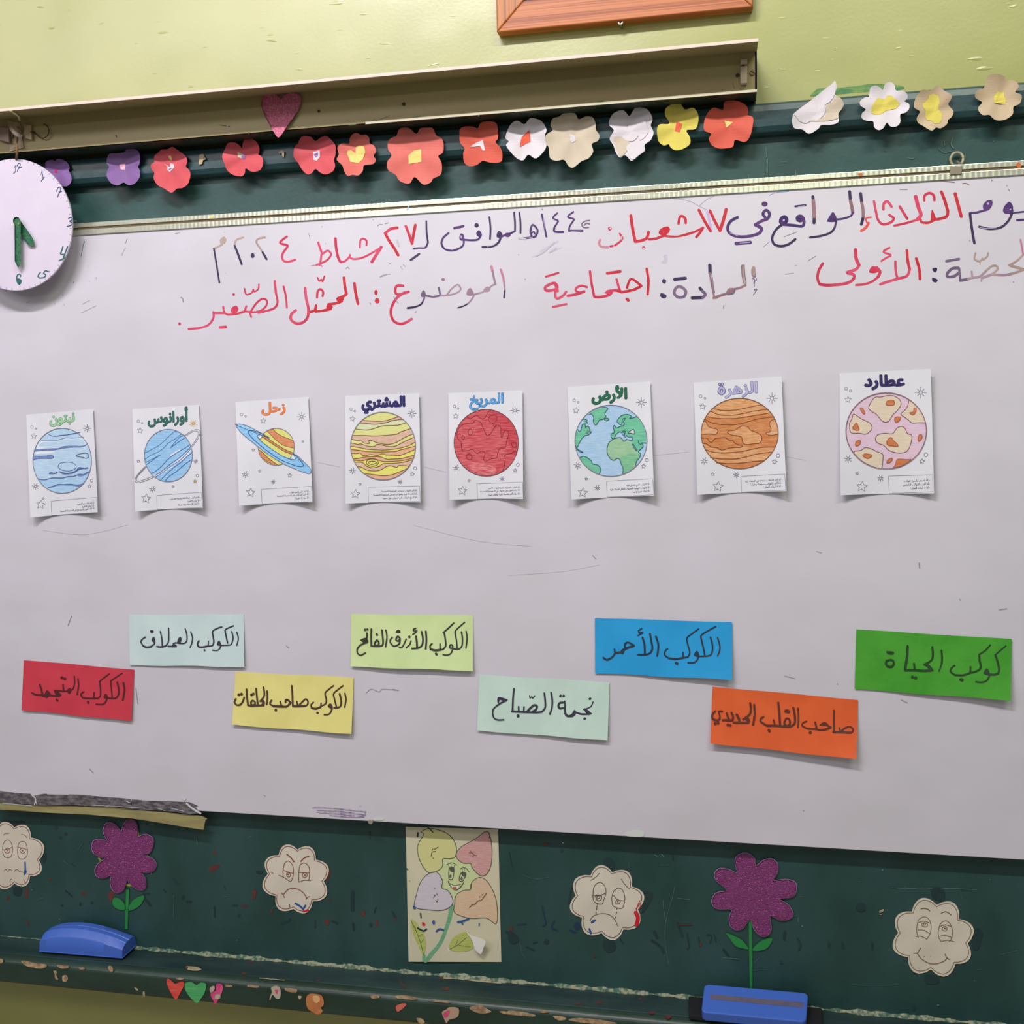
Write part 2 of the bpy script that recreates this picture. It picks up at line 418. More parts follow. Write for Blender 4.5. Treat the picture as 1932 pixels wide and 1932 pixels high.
chip.build('paint_chips', cb, label='bare patches where the ledge paint has flaked off', kind='stuff')
class Top(Surf):
    def at(s, u, v, off=0.0): return PZ(u, v, zj + 0.001 + off)
mred = M('red_daub', (98, 44, 42), 0.6, (74, 46, 42)); mblk = M('dark_daub', (26, 46, 50), 0.6, (30, 54, 54)); mcream = M('cream_scrape', (176, 164, 136), 0.8, (140, 130, 100), (90, 90, 90))
d = Ink(Top(0), (0, 1460, 4.025), 0.0002)
d.draw(14, mcream, 'F 1410 1470 1430 1460 1500 1468 1530 1488 1480 1496 1430 1488'); d.draw(14, mred, 'B 1418 1474 12 7; F 1840 1508 1868 1506 1862 1526 1836 1524')
d.c = (460, 1500, 3.715)
d.draw(10, mred, 'B 50 1168 14 8; F 1090 1295 1115 1320 1140 1350 1120 1345; B 5 1250 9; B 520 1300 12 5'); d.draw(9, mcream, 'w5 110 1283 200 1290 285 1298; w10 1390 1284 1500 1284 1640 1302 1800 1316')
d.draw(9, mred, 'B 1385 1284 14 9; F 1400 1350 1440 1348 1430 1368 1400 1366')
d.c = (960, 1500, 3.715); d.draw(9, mred, 'B 1118 1555 20 13; B 485 1460 16 10; B 920 1428 12 6; B 632 1452 20 12; B 1000 1525 24 10')
d.build('ledge_daubs', cb, kind='stuff')
s = Ink(Surf(GREEN_Y), (0, 1460, 4.025), 0.0003)
s.draw(16, mred, 'B 1630 600 13; F 1595 705 1665 690 1665 712 1620 745 1595 740; B 632 913 20 14; F 820 925 845 890 865 905 850 965 840 965; B 60 945 14 18; w22 205 880 200 930; B 380 800 12; w16 210 1120 210 1145; B 1850 1000 24 10; w16 1925 900 1932 930; B 1010 990 10 6')
s.draw(16, mblk, 'w14 500 890 545 930; 1090 910 1135 912; w20 1110 955 1140 1000; w18 1320 800 1345 835; B 1435 972 24 11; B 1390 940 14 20; B 1815 1078 13; w14 1630 1010 1632 1085; B 425 412 14; B 497 458 12; B 458 486 12; B 610 990 10 16; B 697 980 10; w6 540 680 570 705; w6 1700 850 1712 885; 1770 1000 1800 1000; B 470 1000 8; w10 1240 880 1258 900; F 105 865 160 865 160 920 130 930 100 910; F 320 600 345 600 350 650 330 680; F 40 365 170 358 170 385 100 405 50 385')
s.c = (460, 1500, 3.715)
s.draw(16, mred, 'w24 75 675 70 720; F 585 530 608 528 595 590 580 610 575 570; F 565 872 590 870 598 905 575 908; B 837 830 14 18; B 193 815 9 14; B 932 895 11 22; w14 1060 850 1062 870; B 1875 940 12 18; w8 0 780 30 785; B 600 735 9')
s.draw(16, mblk, 'w26 765 680 760 740 762 805; w16 265 900 300 890 325 875; w12 620 885 655 900; B 890 912 10 16; w10 925 790 915 825; w14 765 900 770 945; w14 1040 820 1060 855; w14 880 260 882 300; w20 95 540 120 545; w10 500 880 500 930; w12 1840 960 1870 975 1900 990; w8 1860 400 1880 500')
s.c = (960, 1500, 3.715)
mblu = M('blue_daub', (28, 48, 72), 0.6)
s.draw(12, mblu, 'w10 235 780 250 860 260 900 240 920; w10 320 880 300 930 340 950; B 478 920 22 26; w10 430 950 470 965; w8 170 1040 200 1030; w8 60 910 120 905')
s.draw(13, mblk, 'w16 1185 900 1215 990; w10 1250 970 1262 1060 1250 1080; w18 1020 960 1040 1000; w14 1000 1020 1060 1060 1085 1110; w16 1505 1085 1545 1135; B 262 1030 18 18; w8 120 1065 180 1090; w8 1330 1000 1340 1060; w8 1390 980 1420 990 1412 1040; w6 1440 980 1452 1030; w12 440 650 420 760; F 680 445 720 450 745 500 720 520 690 490 660 470; F 940 680 1000 690 1005 720 960 800 930 830 940 760; F 670 1020 740 1035 750 1080 700 1105 665 1070; F 0 960 40 975 70 1020 30 1045 0 1020; w8 780 1010 800 1040; B 370 390 10; w10 1148 420 1150 450')
s.draw(12, mred, 'B 258 345 16 12; B 1345 1045 8 14; B 600 1130 8; w8 1190 910 1280 910; B 15 940 10')
mchk = M('chalk_trace', (84, 112, 106), 0.9, (60, 88, 82), (200, 200, 200))
s.draw(3, mchk, '1165 640 1140 740 1115 820 1100 900 1095 1000 1105 1100 1120 1185; w4 1080 740 1090 830 1100 880; 1180 720 1265 735; w2 840 470 842 510; w2 100 560 150 580 200 590 280 575; w2 1060 490 1120 492; w6 1500 1140 1610 1150; w6 1020 420 1040 430; w6 1070 415 1085 430; w3 1730 1170 1750 1140; w2 80 1040 90 1100 120 1150')
s.c = (1412, 1500, 3.715)
s.draw(3, mchk, 'w4 1005 650 1120 655 1220 652 1330 655 1450 655 1600 665; w3 1100 640 1105 670; w2 1480 660 1500 730; w2 20 1230 140 1225; w2 350 712 385 714; w2 770 608 790 610; w2 1760 1120 1880 1090; w4 300 860 345 845 350 890; w2 720 1330 900 1335 1050 1330; w2 1600 1225 1640 1220; B 378 920 6; B 1330 1472 9 6; B 1692 595 4; B 940 525 8; B 1585 1300 4')
s.draw(8, mblk, 'F 1290 655 1365 660 1370 740 1290 720; F 1590 945 1640 965 1610 1080 1570 1060; F 1250 1265 1330 1280 1325 1320 1245 1320; B 790 790 34 28; B 1160 1495 10 16; w16 255 960 250 1010; w12 345 1010 365 1050 355 1085; w10 870 1040 870 1080; w12 660 1040 665 1070; B 230 1175 8; B 565 1050 6 20')
s.draw(8, mcream, 'F 918 812 945 800 945 815 920 826; B 928 836 8 4')
s.c = (0, 1460, 4.025)
s.draw(2.5, mchk, '590 580 625 530; 480 660 520 690; 280 960 330 940; 1490 470 1500 550; 1885 485 1910 470; 300 350 305 380; w4 445 1100 470 1115; w3 1700 930 1720 935; w2 1320 920 1318 1090; w5 1145 750 1150 765; B 1800 1265 5; B 243 882 6')
s.c = (960, 0, 3.864)
s.draw(3, mchk, 'w4 1180 1168 1205 1165; w5 1880 1100 1875 1150; w5 1880 1240 1885 1290; w4 1745 1270 1750 1300; w8 1480 725 1500 725; w6 1050 762 1062 762')
s.c = (1432, 0, 3.864)
s.draw(3, mchk, 'w8 50 1080 55 1140; w9 60 1160 60 1290; w3 155 1180 200 1178; w8 265 1240 270 1280; w4 1085 1150 1120 1155 1135 1145; w7 1415 1000 1400 1050 1420 1080; w5 1310 1080 1350 1110 1400 1100; w4 1350 1020 1355 1060; w3 1500 1100 1510 1180; w3 920 1090 930 1100; B 1710 1030 4')
s.build('marks', cb, label='smears, scratches and daubs of marker', kind='stuff')
# drips of green paint that overrun the frame
s = Ink(Surf(WALL_Y), (1432, 0, 3.864), 0.0003)
s.draw(10, M('green_overpaint', (60, 110, 66), 0.5, (110, 140, 70), (60, 60, 200)), 'F 372 700 410 660 440 645 560 640 700 628 830 612 1010 620 1060 640 1000 660 800 668 560 690 420 700')
s.build('overpaint', cb, label='green paint brushed past the frame onto the wall')

# ------------------------------------------------------------------ whiteboard
mwb = M('whiteboard_enamel', (195, 192, 200), 0.22, (187, 184, 190), (5, 5, 9), 0.8, spec=0.5, detail=8, lo=0.35, hi=0.7)
zt = zline((150, 440), (1932, 334), 0); zb = zline((400, 1531), (1932, 1623), 0)
print('whiteboard', zt, zb)
wb = thing('whiteboard', (-0.38, 0.015, zb), 'big white marker board with handwriting and planet cards', 'whiteboard')
g = Mesh(); g.box((XL + 0.3, 0, zb), (XR - 0.2, GREEN_Y, zt + 0.004), mwb); g.build('board_panel', wb, bevel=0.001)
mal = M('aluminium', (206, 208, 190), 0.2, (190, 192, 172), (30, 30, 300), 1, metal=0.6, spec=0.5)
nt = mal.node_tree; bb = nt.nodes['Principled BSDF']; tcn = [n for n in nt.nodes if n.type == 'TEX_COORD'][0]
wv = nd(nt, 'ShaderNodeTexWave'); wv.bands_direction = 'X'; wv.inputs['Scale'].default_value = 36; wv.inputs['Distortion'].default_value = 2.5; wv.inputs['Detail Scale'].default_value = 0.6
bp = nd(nt, 'ShaderNodeBump'); bp.inputs['Strength'].default_value = 0.12; bp.inputs['Distance'].default_value = 0.001
nt.links.new(tcn.outputs['Object'], wv.inputs[0]); nt.links.new(wv.outputs[0], bp.inputs['Height']); nt.links.new(bp.outputs[0], bb.inputs['Normal'])
Lz = [zline(a, b, -0.003) for a, b in (((150, 417), (1932, 307)), ((150, 425.5), (1932, 317)), ((150, 429.5), (1932, 322)), ((150, 440), (1932, 334)))]
mgap = M('trim_groove', (92, 78, 52), 0.6)
xr2 = XR - 0.2; xl2 = XL + 0.3
g = Mesh(); g.box((xl2, -0.003, Lz[1]), (xr2, GREEN_Y, Lz[0]), mal); g.build('trim_rail', wb, bevel=0.0008)
g = Mesh(); g.box((xl2, -0.003, Lz[3]), (xr2, 0.0, Lz[2]), mal); g.build('trim_rail', wb, bevel=0.0008)
g = Mesh(); g.box((xl2, -0.0012, Lz[2] - 0.001), (xr2, 0.001, Lz[1] + 0.001), mgap); g.build('trim_groove', wb)
# ------------------------------------------------------------------ marker writing on the whiteboard
C1, C2, C3, C4, C5 = (330, 380, 4.83), (660, 360, 4.83), (980, 350, 4.83), (1280, 340, 4.83), (1532, 330, 4.83)
face = Surf(0.0)
red = M('red_marker', (184, 40, 68), 0.35, (202, 76, 106), (25, 25, 25), 0.8, lo=0.4, hi=0.62)
red2 = M('bright_red_marker', (176, 28, 42), 0.35, (194, 54, 66), (25, 25, 25), 0.7)
pur = M('purple_marker', (58, 36, 88), 0.35, (88, 58, 112), (25, 25, 25), 0.8)
dpur = M('dark_purple_marker', (44, 32, 66), 0.35, (64, 48, 84), (25, 25, 25), 0.8)
tan_ = M('tan_glare_marker', (148, 124, 118), 0.4, (164, 146, 136), (25, 25, 25))  # board glare over dark ink, painted as a tan stroke colour
mau = M('mauve_glare_marker', (136, 108, 130), 0.4, (160, 134, 146), (25, 25, 25))  # the same glare on the ink, painted mauve
brn = M('brown_glare_marker', (118, 84, 98), 0.4, (142, 108, 112), (25, 25, 25))  # glare partway along purple strokes, put into the colour as brown
gry = M('grey_purple_marker', (92, 74, 104), 0.4, (116, 98, 122), (25, 25, 25))
pnk = M('pink_brown_marker', (188, 120, 136), 0.4, (168, 110, 136), (25, 25, 25))
lil = M('lilac_ghost', (176, 158, 200), 0.4)
org = M('coral_marker', (206, 70, 66), 0.4, (214, 96, 88), (25, 25, 25))
def word(label, *runs):
    k = Ink(face)
    for crop, mat, wd, txt in runs: k.c = crop; k.draw(wd, mat, txt)
    k.build('handwriting', wb, label=label)
word('dark purple marker word at the right end of the top line',
     (C5, pur, 20, 'F 1640 235 1600 232 1560 270 1562 310 1600 325 1630 300 1645 265; 1590 318 1540 332 1500 342 1445 347; F 1795 245 1750 290 1742 335 1765 350 1810 345 1832 310 1825 270; w16 1760 345 1830 345 1932 335; w20 1870 412 1932 408'),
     (C5, dpur, 24, '1440 350 1448 420 1465 540 1480 620; w22 1825 320 1815 370 1780 430 1720 478 1620 492 1525 472'),
     (C5, lil, 6, 'B 1605 262 10; B 1808 315 8; w5 1530 480 1600 488 1680 480'))
word('red marker word in the top line for the weekday',
     (C5, red2, 30, '1305 172 1328 260 1360 378; w28 1180 155 1212 240 1238 330; w26 1238 330 1225 380 1140 405; F 1095 315 1125 380 1130 415 1085 420 1085 370; w22 1130 402 1060 435 1000 430 990 410'),
     (C5, red, 24, '1022 232 1025 190 1068 165 1108 185 1115 230; w34 945 198 968 290 992 362 960 405; w20 960 408 860 438 750 462; w24 800 288 838 350 868 398'),
     (C5, red, 22, '565 240 582 330 602 410 650 450 720 430 745 395 705 365; w24 650 312 655 260 688 242 725 288'),
     (C5, org, 22, 'w14 538 385 490 395 500 432; w24 515 438 490 480 450 508'))
word('purple marker words in the top line after the red weekday',
     (C4, dpur, 28, '1660 122 1672 210; 1560 105 1568 190; 1225 150 1230 190; 1237 330 1236 388; 1685 330 1668 400; w20 1425 430 1390 475 1310 505 1200 522'),
     (C4, brn, 28, '1672 210 1682 270 1684 330; w30 1568 190 1580 240 1588 295; w34 1230 190 1235 270 1237 330'),
     (C4, pur, 18, '1588 295 1570 325 1500 350 1430 358; F 1410 290 1440 340 1430 378 1360 378 1358 362 1380 322; 1438 370 1425 430; B 1108 348 40 36; w26 1138 345 1145 385 1125 418 1040 410 950 402; 1065 238 1158 226; F 970 318 1000 345 995 385 940 405 915 380 930 335'),
     (C4, dpur, 22, '940 408 890 450 855 520 870 580 930 600 1000 585 1065 538'),
     (C4, pur, 28, 'B 785 216 28 22; w26 790 338 770 305 798 272 828 300 815 348 760 370 700 405; w30 700 405 740 425 758 445 740 480; w26 740 480 690 500 600 515 520 508 460 475 450 420 480 370 538 338; w30 525 576 655 566'),
     (C4, lil, 6, 'B 960 365 10; 1090 240 1150 232; 560 574 650 566; w5 470 480 540 506'))
word('red marker number seventeen in the top line',
     (C4, lil, 20, '262 285 285 380 300 465'), (C4, red2, 26, '187 272 237 370 292 462; 287 278 330 370 378 458; w30 378 458 408 370 435 266'))
word('red marker word for the month in the top line',
     (C3, red2, 24, '1450 345 1460 292 1480 278 1510 300 1515 340; w24 1612 468 1645 430 1672 385; w20 1672 385 1600 420 1500 452 1400 465 1320 458; F 1268 432 1290 392 1350 372 1372 400 1350 440 1300 455; w22 1330 450 1250 482 1180 490; w26 1176 425 1160 478 1110 502 1055 510; w28 1015 275 1025 350 1040 440 1055 508'),
     (C3, red, 18, 'w18 915 440 938 480 918 510 870 545; 850 550 828 554; B 823 392 17; B 1132 567 15; B 1310 425 10'),
     (C3, pnk, 20, '805 562 745 555 725 525 735 495'),
     (C3, mwb, 6, 'B 828 390 6 9; B 1134 572 6 8; w5 930 460 935 500; w4 1350 462 1440 455 1560 420'))
word('dark purple marker year number in the top line',
     (C3, gry, 12, '640 318 600 325 568 350 585 382 630 382; 640 350 610 345 590 362'),
     (C3, pur, 16, '492 240 440 285 495 305 488 325 458 372 452 408; w18 452 412 575 412; w16 345 252 305 295 350 320 345 340 318 382; w20 318 385 322 420 398 424; w17 203 262 225 360 245 466'),
     (C3, pur, 18, 'O 120 358 165 405 150 458 120 470 100 420; 150 462 100 474 35 482; w14 105 440 130 420 140 440'),
     (C3, lil, 4, '470 418 560 412; 215 300 235 400; 50 482 120 470'))
word('dark purple marker words in the middle of the top line',
     (C2, dpur, 17, '1545 200 1555 290 1555 385; 1497 198 1505 290 1505 365; 1272 240 1282 340 1278 440; F 1360 365 1385 385 1392 420 1365 430 1338 420 1342 385; w20 1375 420 1355 470 1300 505 1210 512; B 1155 314 20'),
     (C2, pur, 18, '1505 365 1470 385 1420 400 1380 420; B 1438 402 28 20; F 1175 358 1200 385 1198 420 1165 415 1152 385; 1195 400 1170 442 1110 450 1035 445; F 1015 388 1042 410 1035 450 1005 450 998 420; 1035 430 1035 490 990 528 920 544 860 525 835 480 850 430 900 384; w22 952 340 1035 322'),
     (C2, dpur, 16, '697 278 700 380 712 470; w20 555 630 632 575'), (C2, pur, 17, '712 470 690 515 640 520 580 526'),
     (C2, mau, 8, '600 520 680 515'), (C2, lil, 4, '1250 510 1320 490; 870 525 940 538; B 1015 420 6 14'))
word('red marker number twenty-seven in the top line',
     (C2, red2, 26, '597 312 580 400 566 480; 432 336 370 346; w26 322 385 355 450 400 515 440 585'), (C2, red, 24, '510 322 540 400 566 480; 370 346 322 385'))
word('red marker month word left of the twenty-seven',
     (C1, red, 18, '1685 418 1690 358 1715 340 1745 358 1745 398; w28 1795 550 1880 415; 1880 418 1820 455 1720 508 1640 525 1600 515; 1595 487 1590 505 1548 545 1512 552; w24 1463 338 1470 430 1490 520 1512 552; w20 1305 375 1342 480; 1342 482 1390 448 1422 480 1392 530 1330 565 1290 578; 1335 480 1328 540 1318 580'),
     (C1, pnk, 8, '1245 587 1285 580; 1335 580 1338 595'))
word('red marker digit four at the left of the top line', (C1, red, 20, '1020 320 957 375 1020 398 1025 412 980 480 985 535 1030 550 1095 531'))
word('purple digits with painted tan glare ending the top line at the left',
     (C1, tan_, 17, '820 328 762 340 742 372 775 425 800 465; 622 328 562 350 543 395; F 445 320 410 350 420 390 455 380 468 345; w16 430 392 390 415 352 430'),
     (C1, dpur, 20, '800 465 835 525; w20 545 405 575 480 608 572; B 708 493 18 22; w16 355 430 375 550 405 738'))
# second line
word('red marker word after the colon in the second line',
     (C1, red2, 26, '1635 748 1650 850 1668 932; 1540 695 1550 780 1563 840; B 1832 830 15 24; B 1843 906 22 24; w26 1563 842 1540 862 1490 882; F 1470 885 1500 865 1540 885 1520 912 1480 910'),
     (C1, red2, 24, '1520 910 1460 930 1400 938; F 1380 955 1400 935 1440 960 1410 985 1385 980; 1420 978 1350 995 1280 1002; 1285 948 1275 990 1232 1008'),
     (C1, red, 24, '1187 792 1195 880 1215 970 1210 1050 1170 1100 1110 1112 1060 1080 1060 1030 1100 992; w20 1295 875 1300 822 1325 800 1350 825 1345 862; w14 1300 695 1315 725 1335 710 1345 730 1362 682'))
word('red marker word and full stop ending the second line at the left',
     (C1, red, 18, '990 775 1010 860 1020 968; w20 910 725 920 830 935 920 905 972 830 998 762 1015; w18 695 1052 688 1020 705 980 750 920 800 887 838 905 832 950 790 990 720 1010 640 1002 602 1012; 650 955 635 1000; F 510 1000 520 965 560 950 578 980 560 1015 530 1025; 640 1002 560 1025 480 1032; 440 960 450 1010 480 1032; 450 1018 350 1018; w19 350 1008 350 1062 310 1120 240 1150 125 1163; B 535 848 12; w26 412 1148 462 1144; w13 635 795 650 848 700 832 715 800 722 822 758 800 765 755; B 42 1115 13'))
word('red marker letter standing apart in the second line',
     (C2, red, 24, '485 865 430 865 413 912 440 945 535 920; 500 925 420 985 374 1090 395 1180 460 1213 520 1195 562 1168'))
word('grey and mauve marker word in the second line',
     (C2, gry, 18, 'F 670 905 648 940 655 968 690 965 690 930; 690 955 760 965 820 955; 810 885 825 948; w15 680 975 660 1020'), (C2, dpur, 16, '660 1020 640 1040 590 1060; w20 590 1060 528 1068; w16 1412 900 1405 973; w13 1080 1025 1040 1048 985 1066'),
     (C2, mau, 14, '830 952 880 950 920 900 980 855 1010 890 990 920 930 945 870 952; B 850 808 15; F 1100 885 1130 935 1110 955 1065 948 1070 910; 1130 955 1110 990 1080 1025; 1130 945 1215 922; F 1215 905 1250 872 1280 885 1270 915 1230 922; 1270 885 1300 860 1330 850'),
     (C2, pnk, 22, 'w24 1290 690 1300 730; w20 1375 718 1395 780 1405 830'), (C2, mau, 18, '1300 730 1312 790 1325 848; w15 1405 830 1412 900'))
word('red marker word in the middle of the second line',
     (C3, red2, 24, '1160 760 1175 870 1168 990; w26 800 800 918 784; w28 980 1035 992 1046; w24 1110 915 1040 950 930 972; w22 980 930 1000 872 1028 852 1110 912'),
     (C3, red, 24, 'w22 885 855 905 925 912 955 870 952; 940 970 870 955 800 965; F 775 975 830 955 850 975 810 990; 840 975 810 1000 740 1015 690 1015; w22 643 782 655 880 680 1010; w20 615 925 565 912 520 932 515 960 560 975 590 965; 590 965 520 990 440 1005; w22 425 968 400 1000 350 1030 328 1010 330 950; O 320 888 240 920 240 955 290 955 345 935; 325 892 348 960; w18 240 830 355 796; w19 305 1106 428 1080'))
word('purple marker words with painted brown glare right of the red one',
     (C3, dpur, 26, 'F 1312 850 1338 868 1322 896 1298 876; F 1290 980 1340 1000 1325 1030 1285 1012; w30 1415 855 1512 845; w30 1575 1024 1670 1020; w28 1645 935 1668 962; w26 1732 725 1735 800'),
     (C3, gry, 26, 'O 1465 920 1515 960 1500 1010 1450 1018 1412 985 1425 935; 1668 962 1695 992 1670 1020'),
     (C3, brn, 18, '1735 800 1752 900 1775 1015; w24 1775 1022 1800 1018'),
     (C4, brn, 22, '320 1072 400 1045 450 1032; F 435 1025 460 985 510 985 500 1020 465 1045; w20 505 992 560 980 612 955'), (C4, gry, 14, '450 1042 500 1030 515 990'),
     (C4, tan_, 34, '586 785 592 860 603 930; w32 685 800 690 860'), (C4, gry, 6, '575 775 580 860 595 940; 600 770 606 860 618 940; 700 880 712 905 695 925 690 970; 675 895 695 905 685 940; 690 995 715 992 700 1020 682 1045; 695 1000 705 1010; 668 810 670 860 690 885 705 850; 300 770 305 860 330 1020'))
word('red marker word at the right of the second line',
     (C5, red2, 26, '950 762 978 860 984 948; 865 688 872 780 890 860'), (C5, red, 24, '890 860 865 920 785 945 700 970 622 996; w22 760 790 762 870 775 930; w18 705 663 650 700 718 730 682 752 632 784'),
     (C5, red, 24, 'F 520 885 545 835 590 840 605 875 570 895; w28 590 845 620 885 600 930; w20 600 930 550 970 480 995 402 1003; w32 396 682 402 760 428 822; w26 428 822 400 860 318 890 380 908 372 955 300 990 150 1005 70 995; w24 70 995 50 940 62 870 98 808'))
word('grey and tan word with painted glare at the right end of the second line',
     (C5, dpur, 26, 'F 1100 850 1138 848 1138 875 1120 888 1100 870; F 1098 935 1145 955 1130 980 1098 968'), (C5, gry, 26, '1335 848 1282 852 1238 890 1235 925 1290 925 1335 895; w20 1340 850 1352 955; w24 1225 786 1338 766; 1352 962 1420 950'),
     (C5, mau, 22, '1420 950 1465 935; w18 1455 882 1462 938; w20 1465 935 1530 925 1590 870; 1640 905 1560 935; w14 1545 940 1545 968; 1640 908 1750 912 1820 900'),
     (C5, tan_, 20, 'w18 1590 870 1640 830 1680 830 1690 860 1640 905; w20 1820 900 1890 878 1932 858; w24 1800 822 1932 862; w18 1800 822 1870 780 1925 725; w16 1490 712 1482 768 1530 785 1552 762 1562 770 1598 740 1605 712; w10 1530 790 1530 815'),
     (C5, pnk, 16, '1925 725 1912 650 1900 590'))
# old marks that were wiped but never went away
gst = M('wiped_ghost', (176, 170, 184), 0.3, (186, 178, 192), (20, 20, 20)); drk = M('fine_dark_scratch', (136, 128, 140), 0.5)
k = Ink(face, C3, 0.0001)
k.draw(30, gst, 'w14 190 600 260 560 350 510; w12 120 650 200 620; w10 300 605 380 565; F 1310 640 1340 630 1350 680 1330 715 1290 700 1320 675')
k.draw(4, drk, '1400 122 1500 130 1580 155 1640 190 1705 220; 1775 98 1720 120 1660 165 1640 190; w5 1000 150 1020 148; B 208 216 7 5; B 52 856 4; 1870 1090 1860 1120')
k.c = C1; k.draw(4, drk, 'w8 1560 610 1575 600 1588 612; 1870 690 1925 672; 1780 925 1782 940; 1370 380 1375 388; 0 295 45 282; 1850 215 1880 208 1895 212; B 460 655 4 2; B 450 280 4 2; B 1340 230 4; w10 55 875 70 885 75 915; 1220 290 1230 340')
k.c = C2; k.draw(4, drk, '275 785 310 765 370 758; 460 690 480 715; 355 665 375 665; 485 670 505 690; w6 595 1110 605 1098; 180 1020 190 1030; B 1537 583 4; B 1598 805 4; w5 400 965 440 1025; B 213 262 4; 250 320 270 305; 320 300 350 290; B 1755 168 6')
k.draw(16, gst, '1700 590 1760 560 1860 470; 1820 560 1880 520; 430 450 445 500; 1540 430 1600 440')
k.c = C4; k.draw(4, drk, '410 1140 408 1165; 960 515 1080 470; 1180 735 1250 690; w3 775 605 830 560; w3 1060 780 1080 776; w3 970 855 1050 845'); k.draw(10, M('blue_trace', (110, 150, 190), 0.4), 'w12 900 105 950 100 1000 97; w3 880 110 830 135')
k.c = C5; k.draw(6, M('brown_trace', (128, 92, 88), 0.5), 'w4 1180 52 1240 62 1300 68; 1370 78 1400 75 1430 88; w4 800 130 870 130; w5 1775 95 1778 100; w5 1792 130 1800 145; B 1438 600 4; B 1835 975 4; B 1640 48 4 8')
k.c = (0, 280, 6.0375); k.draw(10, M('green_marker_tick', (48, 112, 108), 0.4), 'w7 962 1060 945 1110; w5 945 1110 922 1230; w5 838 1518 834 1530')
k.draw(3, drk, '1430 1130 1400 1180 1385 1220; w4 1449 1030 1425 1080; 1095 1465 1092 1485; 1015 1505 1020 1520; 1000 1340 1004 1348; w4 712 1660 716 1685; 925 1870 980 1845 1095 1790; 940 1770 1020 1730; 730 1770 735 1790; 300 1760 315 1750 325 1760 340 1730; w3 620 1750 625 1780')
k.c = (0, 0, 1); fnt = M('very_faint_scratch', (188, 183, 196), 0.25); k.draw(0.5, fnt, '780 990 900 1020 1000 1030; 1130 1065 1060 1078 960 1085; 80 1000 160 1008 240 990; 1200 862 1300 852; 1480 860 1520 868; 600 872 640 880; 800 880 840 890')
k.draw(1.2, drk, '1420 1340 1414 1362; w1.5 1734 1062 1735 1072; w1 1118 1048 1124 1054; w1 135 1162 128 1180; w1 700 1180 703 1186; w1 168 1450 176 1458; w1 498 1500 500 1502; w1 256 1298 260 1328; w1 740 1300 752 1302; B 1580 1290 1; w.8 1480 1275 1500 1280; w1 1810 1130 1813 1132; w1 540 1218 545 1222; w1 1885 1150 1900 1148; B 1062 1590 1; B 1516 1529 1; w.8 690 1308 700 1300 715 1305 722 1300 750 1302; w1 1700 1320 1712 1326; w.8 1540 1040 1550 1043')
mpt = M('purple_stain', (120, 96, 140), 0.4, (186, 178, 190), (120, 20, 20), 1.0)
k.c = (460, 1500, 3.715); k.draw(6, mpt, '480 88 600 90 700 100 855 118; 515 105 700 115 850 140; 510 118 640 130 840 150; w8 600 140 700 150 840 152; w10 690 150 780 152; w4 850 112 850 145; w3 530 125 700 125 820 135; B 815 77 4')
k.build('ghost_marks', wb, label='faint wiped strokes and scratches', kind='stuff')

# bottom edge: torn tape and exposed backing at the left, pins and chips
mtorn = M('torn_backing', (70, 64, 72), 0.8, (112, 108, 108), (60, 60, 160), 1, lo=0.4, hi=0.62, detail=6, bump=1, bscale=120)
k = Ink(face, (0, 1460, 4.025), 0.0004)
k.fill(pts('-40 122 0 128 120 145 230 152 250 168 330 152 480 155 620 160 760 172 950 186 990 192 1080 200 1380 212 1440 215 1505 245 1485 256 1530 300 1440 306 1250 282 1000 268 860 246 700 246 560 238 330 238 250 232 120 226 0 214 -40 210'), mtorn, smooth=False, thick=0.0006)
k.build('torn_backing', wb, label='dark strip where the enamel edge is torn away')
k = Ink(face, (0, 1460, 4.025), 0.0012)
k.draw(6, M('white_flake', (196, 192, 194), 0.6), 'w14 1418 225 1460 262 1522 300; w8 240 160 270 190 262 232; w5 268 200 280 232; w4 990 170 1000 200; w4 360 155 520 158; w4 20 222 240 242; w3 730 240 900 248 1100 262; w5 950 205 990 220; w3 1080 205 1300 205; w3 1200 262 1250 280; w4 1300 262 1400 285; F 1375 180 1395 175 1415 190 1395 205; w3 700 242 760 240 820 246')
k.build('torn_flakes', wb, kind='stuff')
mtp = M('old_masking_tape', (150, 142, 96), 0.5, (132, 124, 84), (12, 12, 60), 1, bump=0.3)
k = Ink(Surf(0.004, lambda u, v: 0.0012 * (1 + math.sin(u * 0.05))), (0, 1460, 4.025), 0.0)
k.fill(pts('-40 206 0 214 200 236 400 240 700 250 860 252 1000 272 1250 290 1440 312 1530 318 1552 330 1575 338 1560 352 1545 425 1350 395 1000 338 700 312 300 292 0 272 -40 268'), mtp, smooth=False)
o = k.build('tape_strip', wb, label='yellowed tape hanging below the torn edge')
k = Ink(Surf(-0.001), (460, 1500, 3.715), 0.0)
g = Mesh(); c = P(460 + 890 / 3.715, 1500 + 185 / 3.715, -0.001); g.disc((c.x, -0.001, c.z), 0.005, 0.003, M('dull_pin', (150, 146, 132), 0.4, metal=0.3), 16); g.build('pin_head', wb, bevel=0.001)
k.draw(8, M('clear_tape', (196, 200, 196), 0.2), 'F 905 165 950 150 985 168 960 178 910 178'); k.build('tape_scrap', wb); k = Ink(Surf(-0.001), (960, 1500, 3.715), 0.0)
k.draw(8, M('clear_tape', (196, 200, 196), 0.2), 'F 832 252 935 248 940 290 815 285'); k.build('tape_scrap', wb)
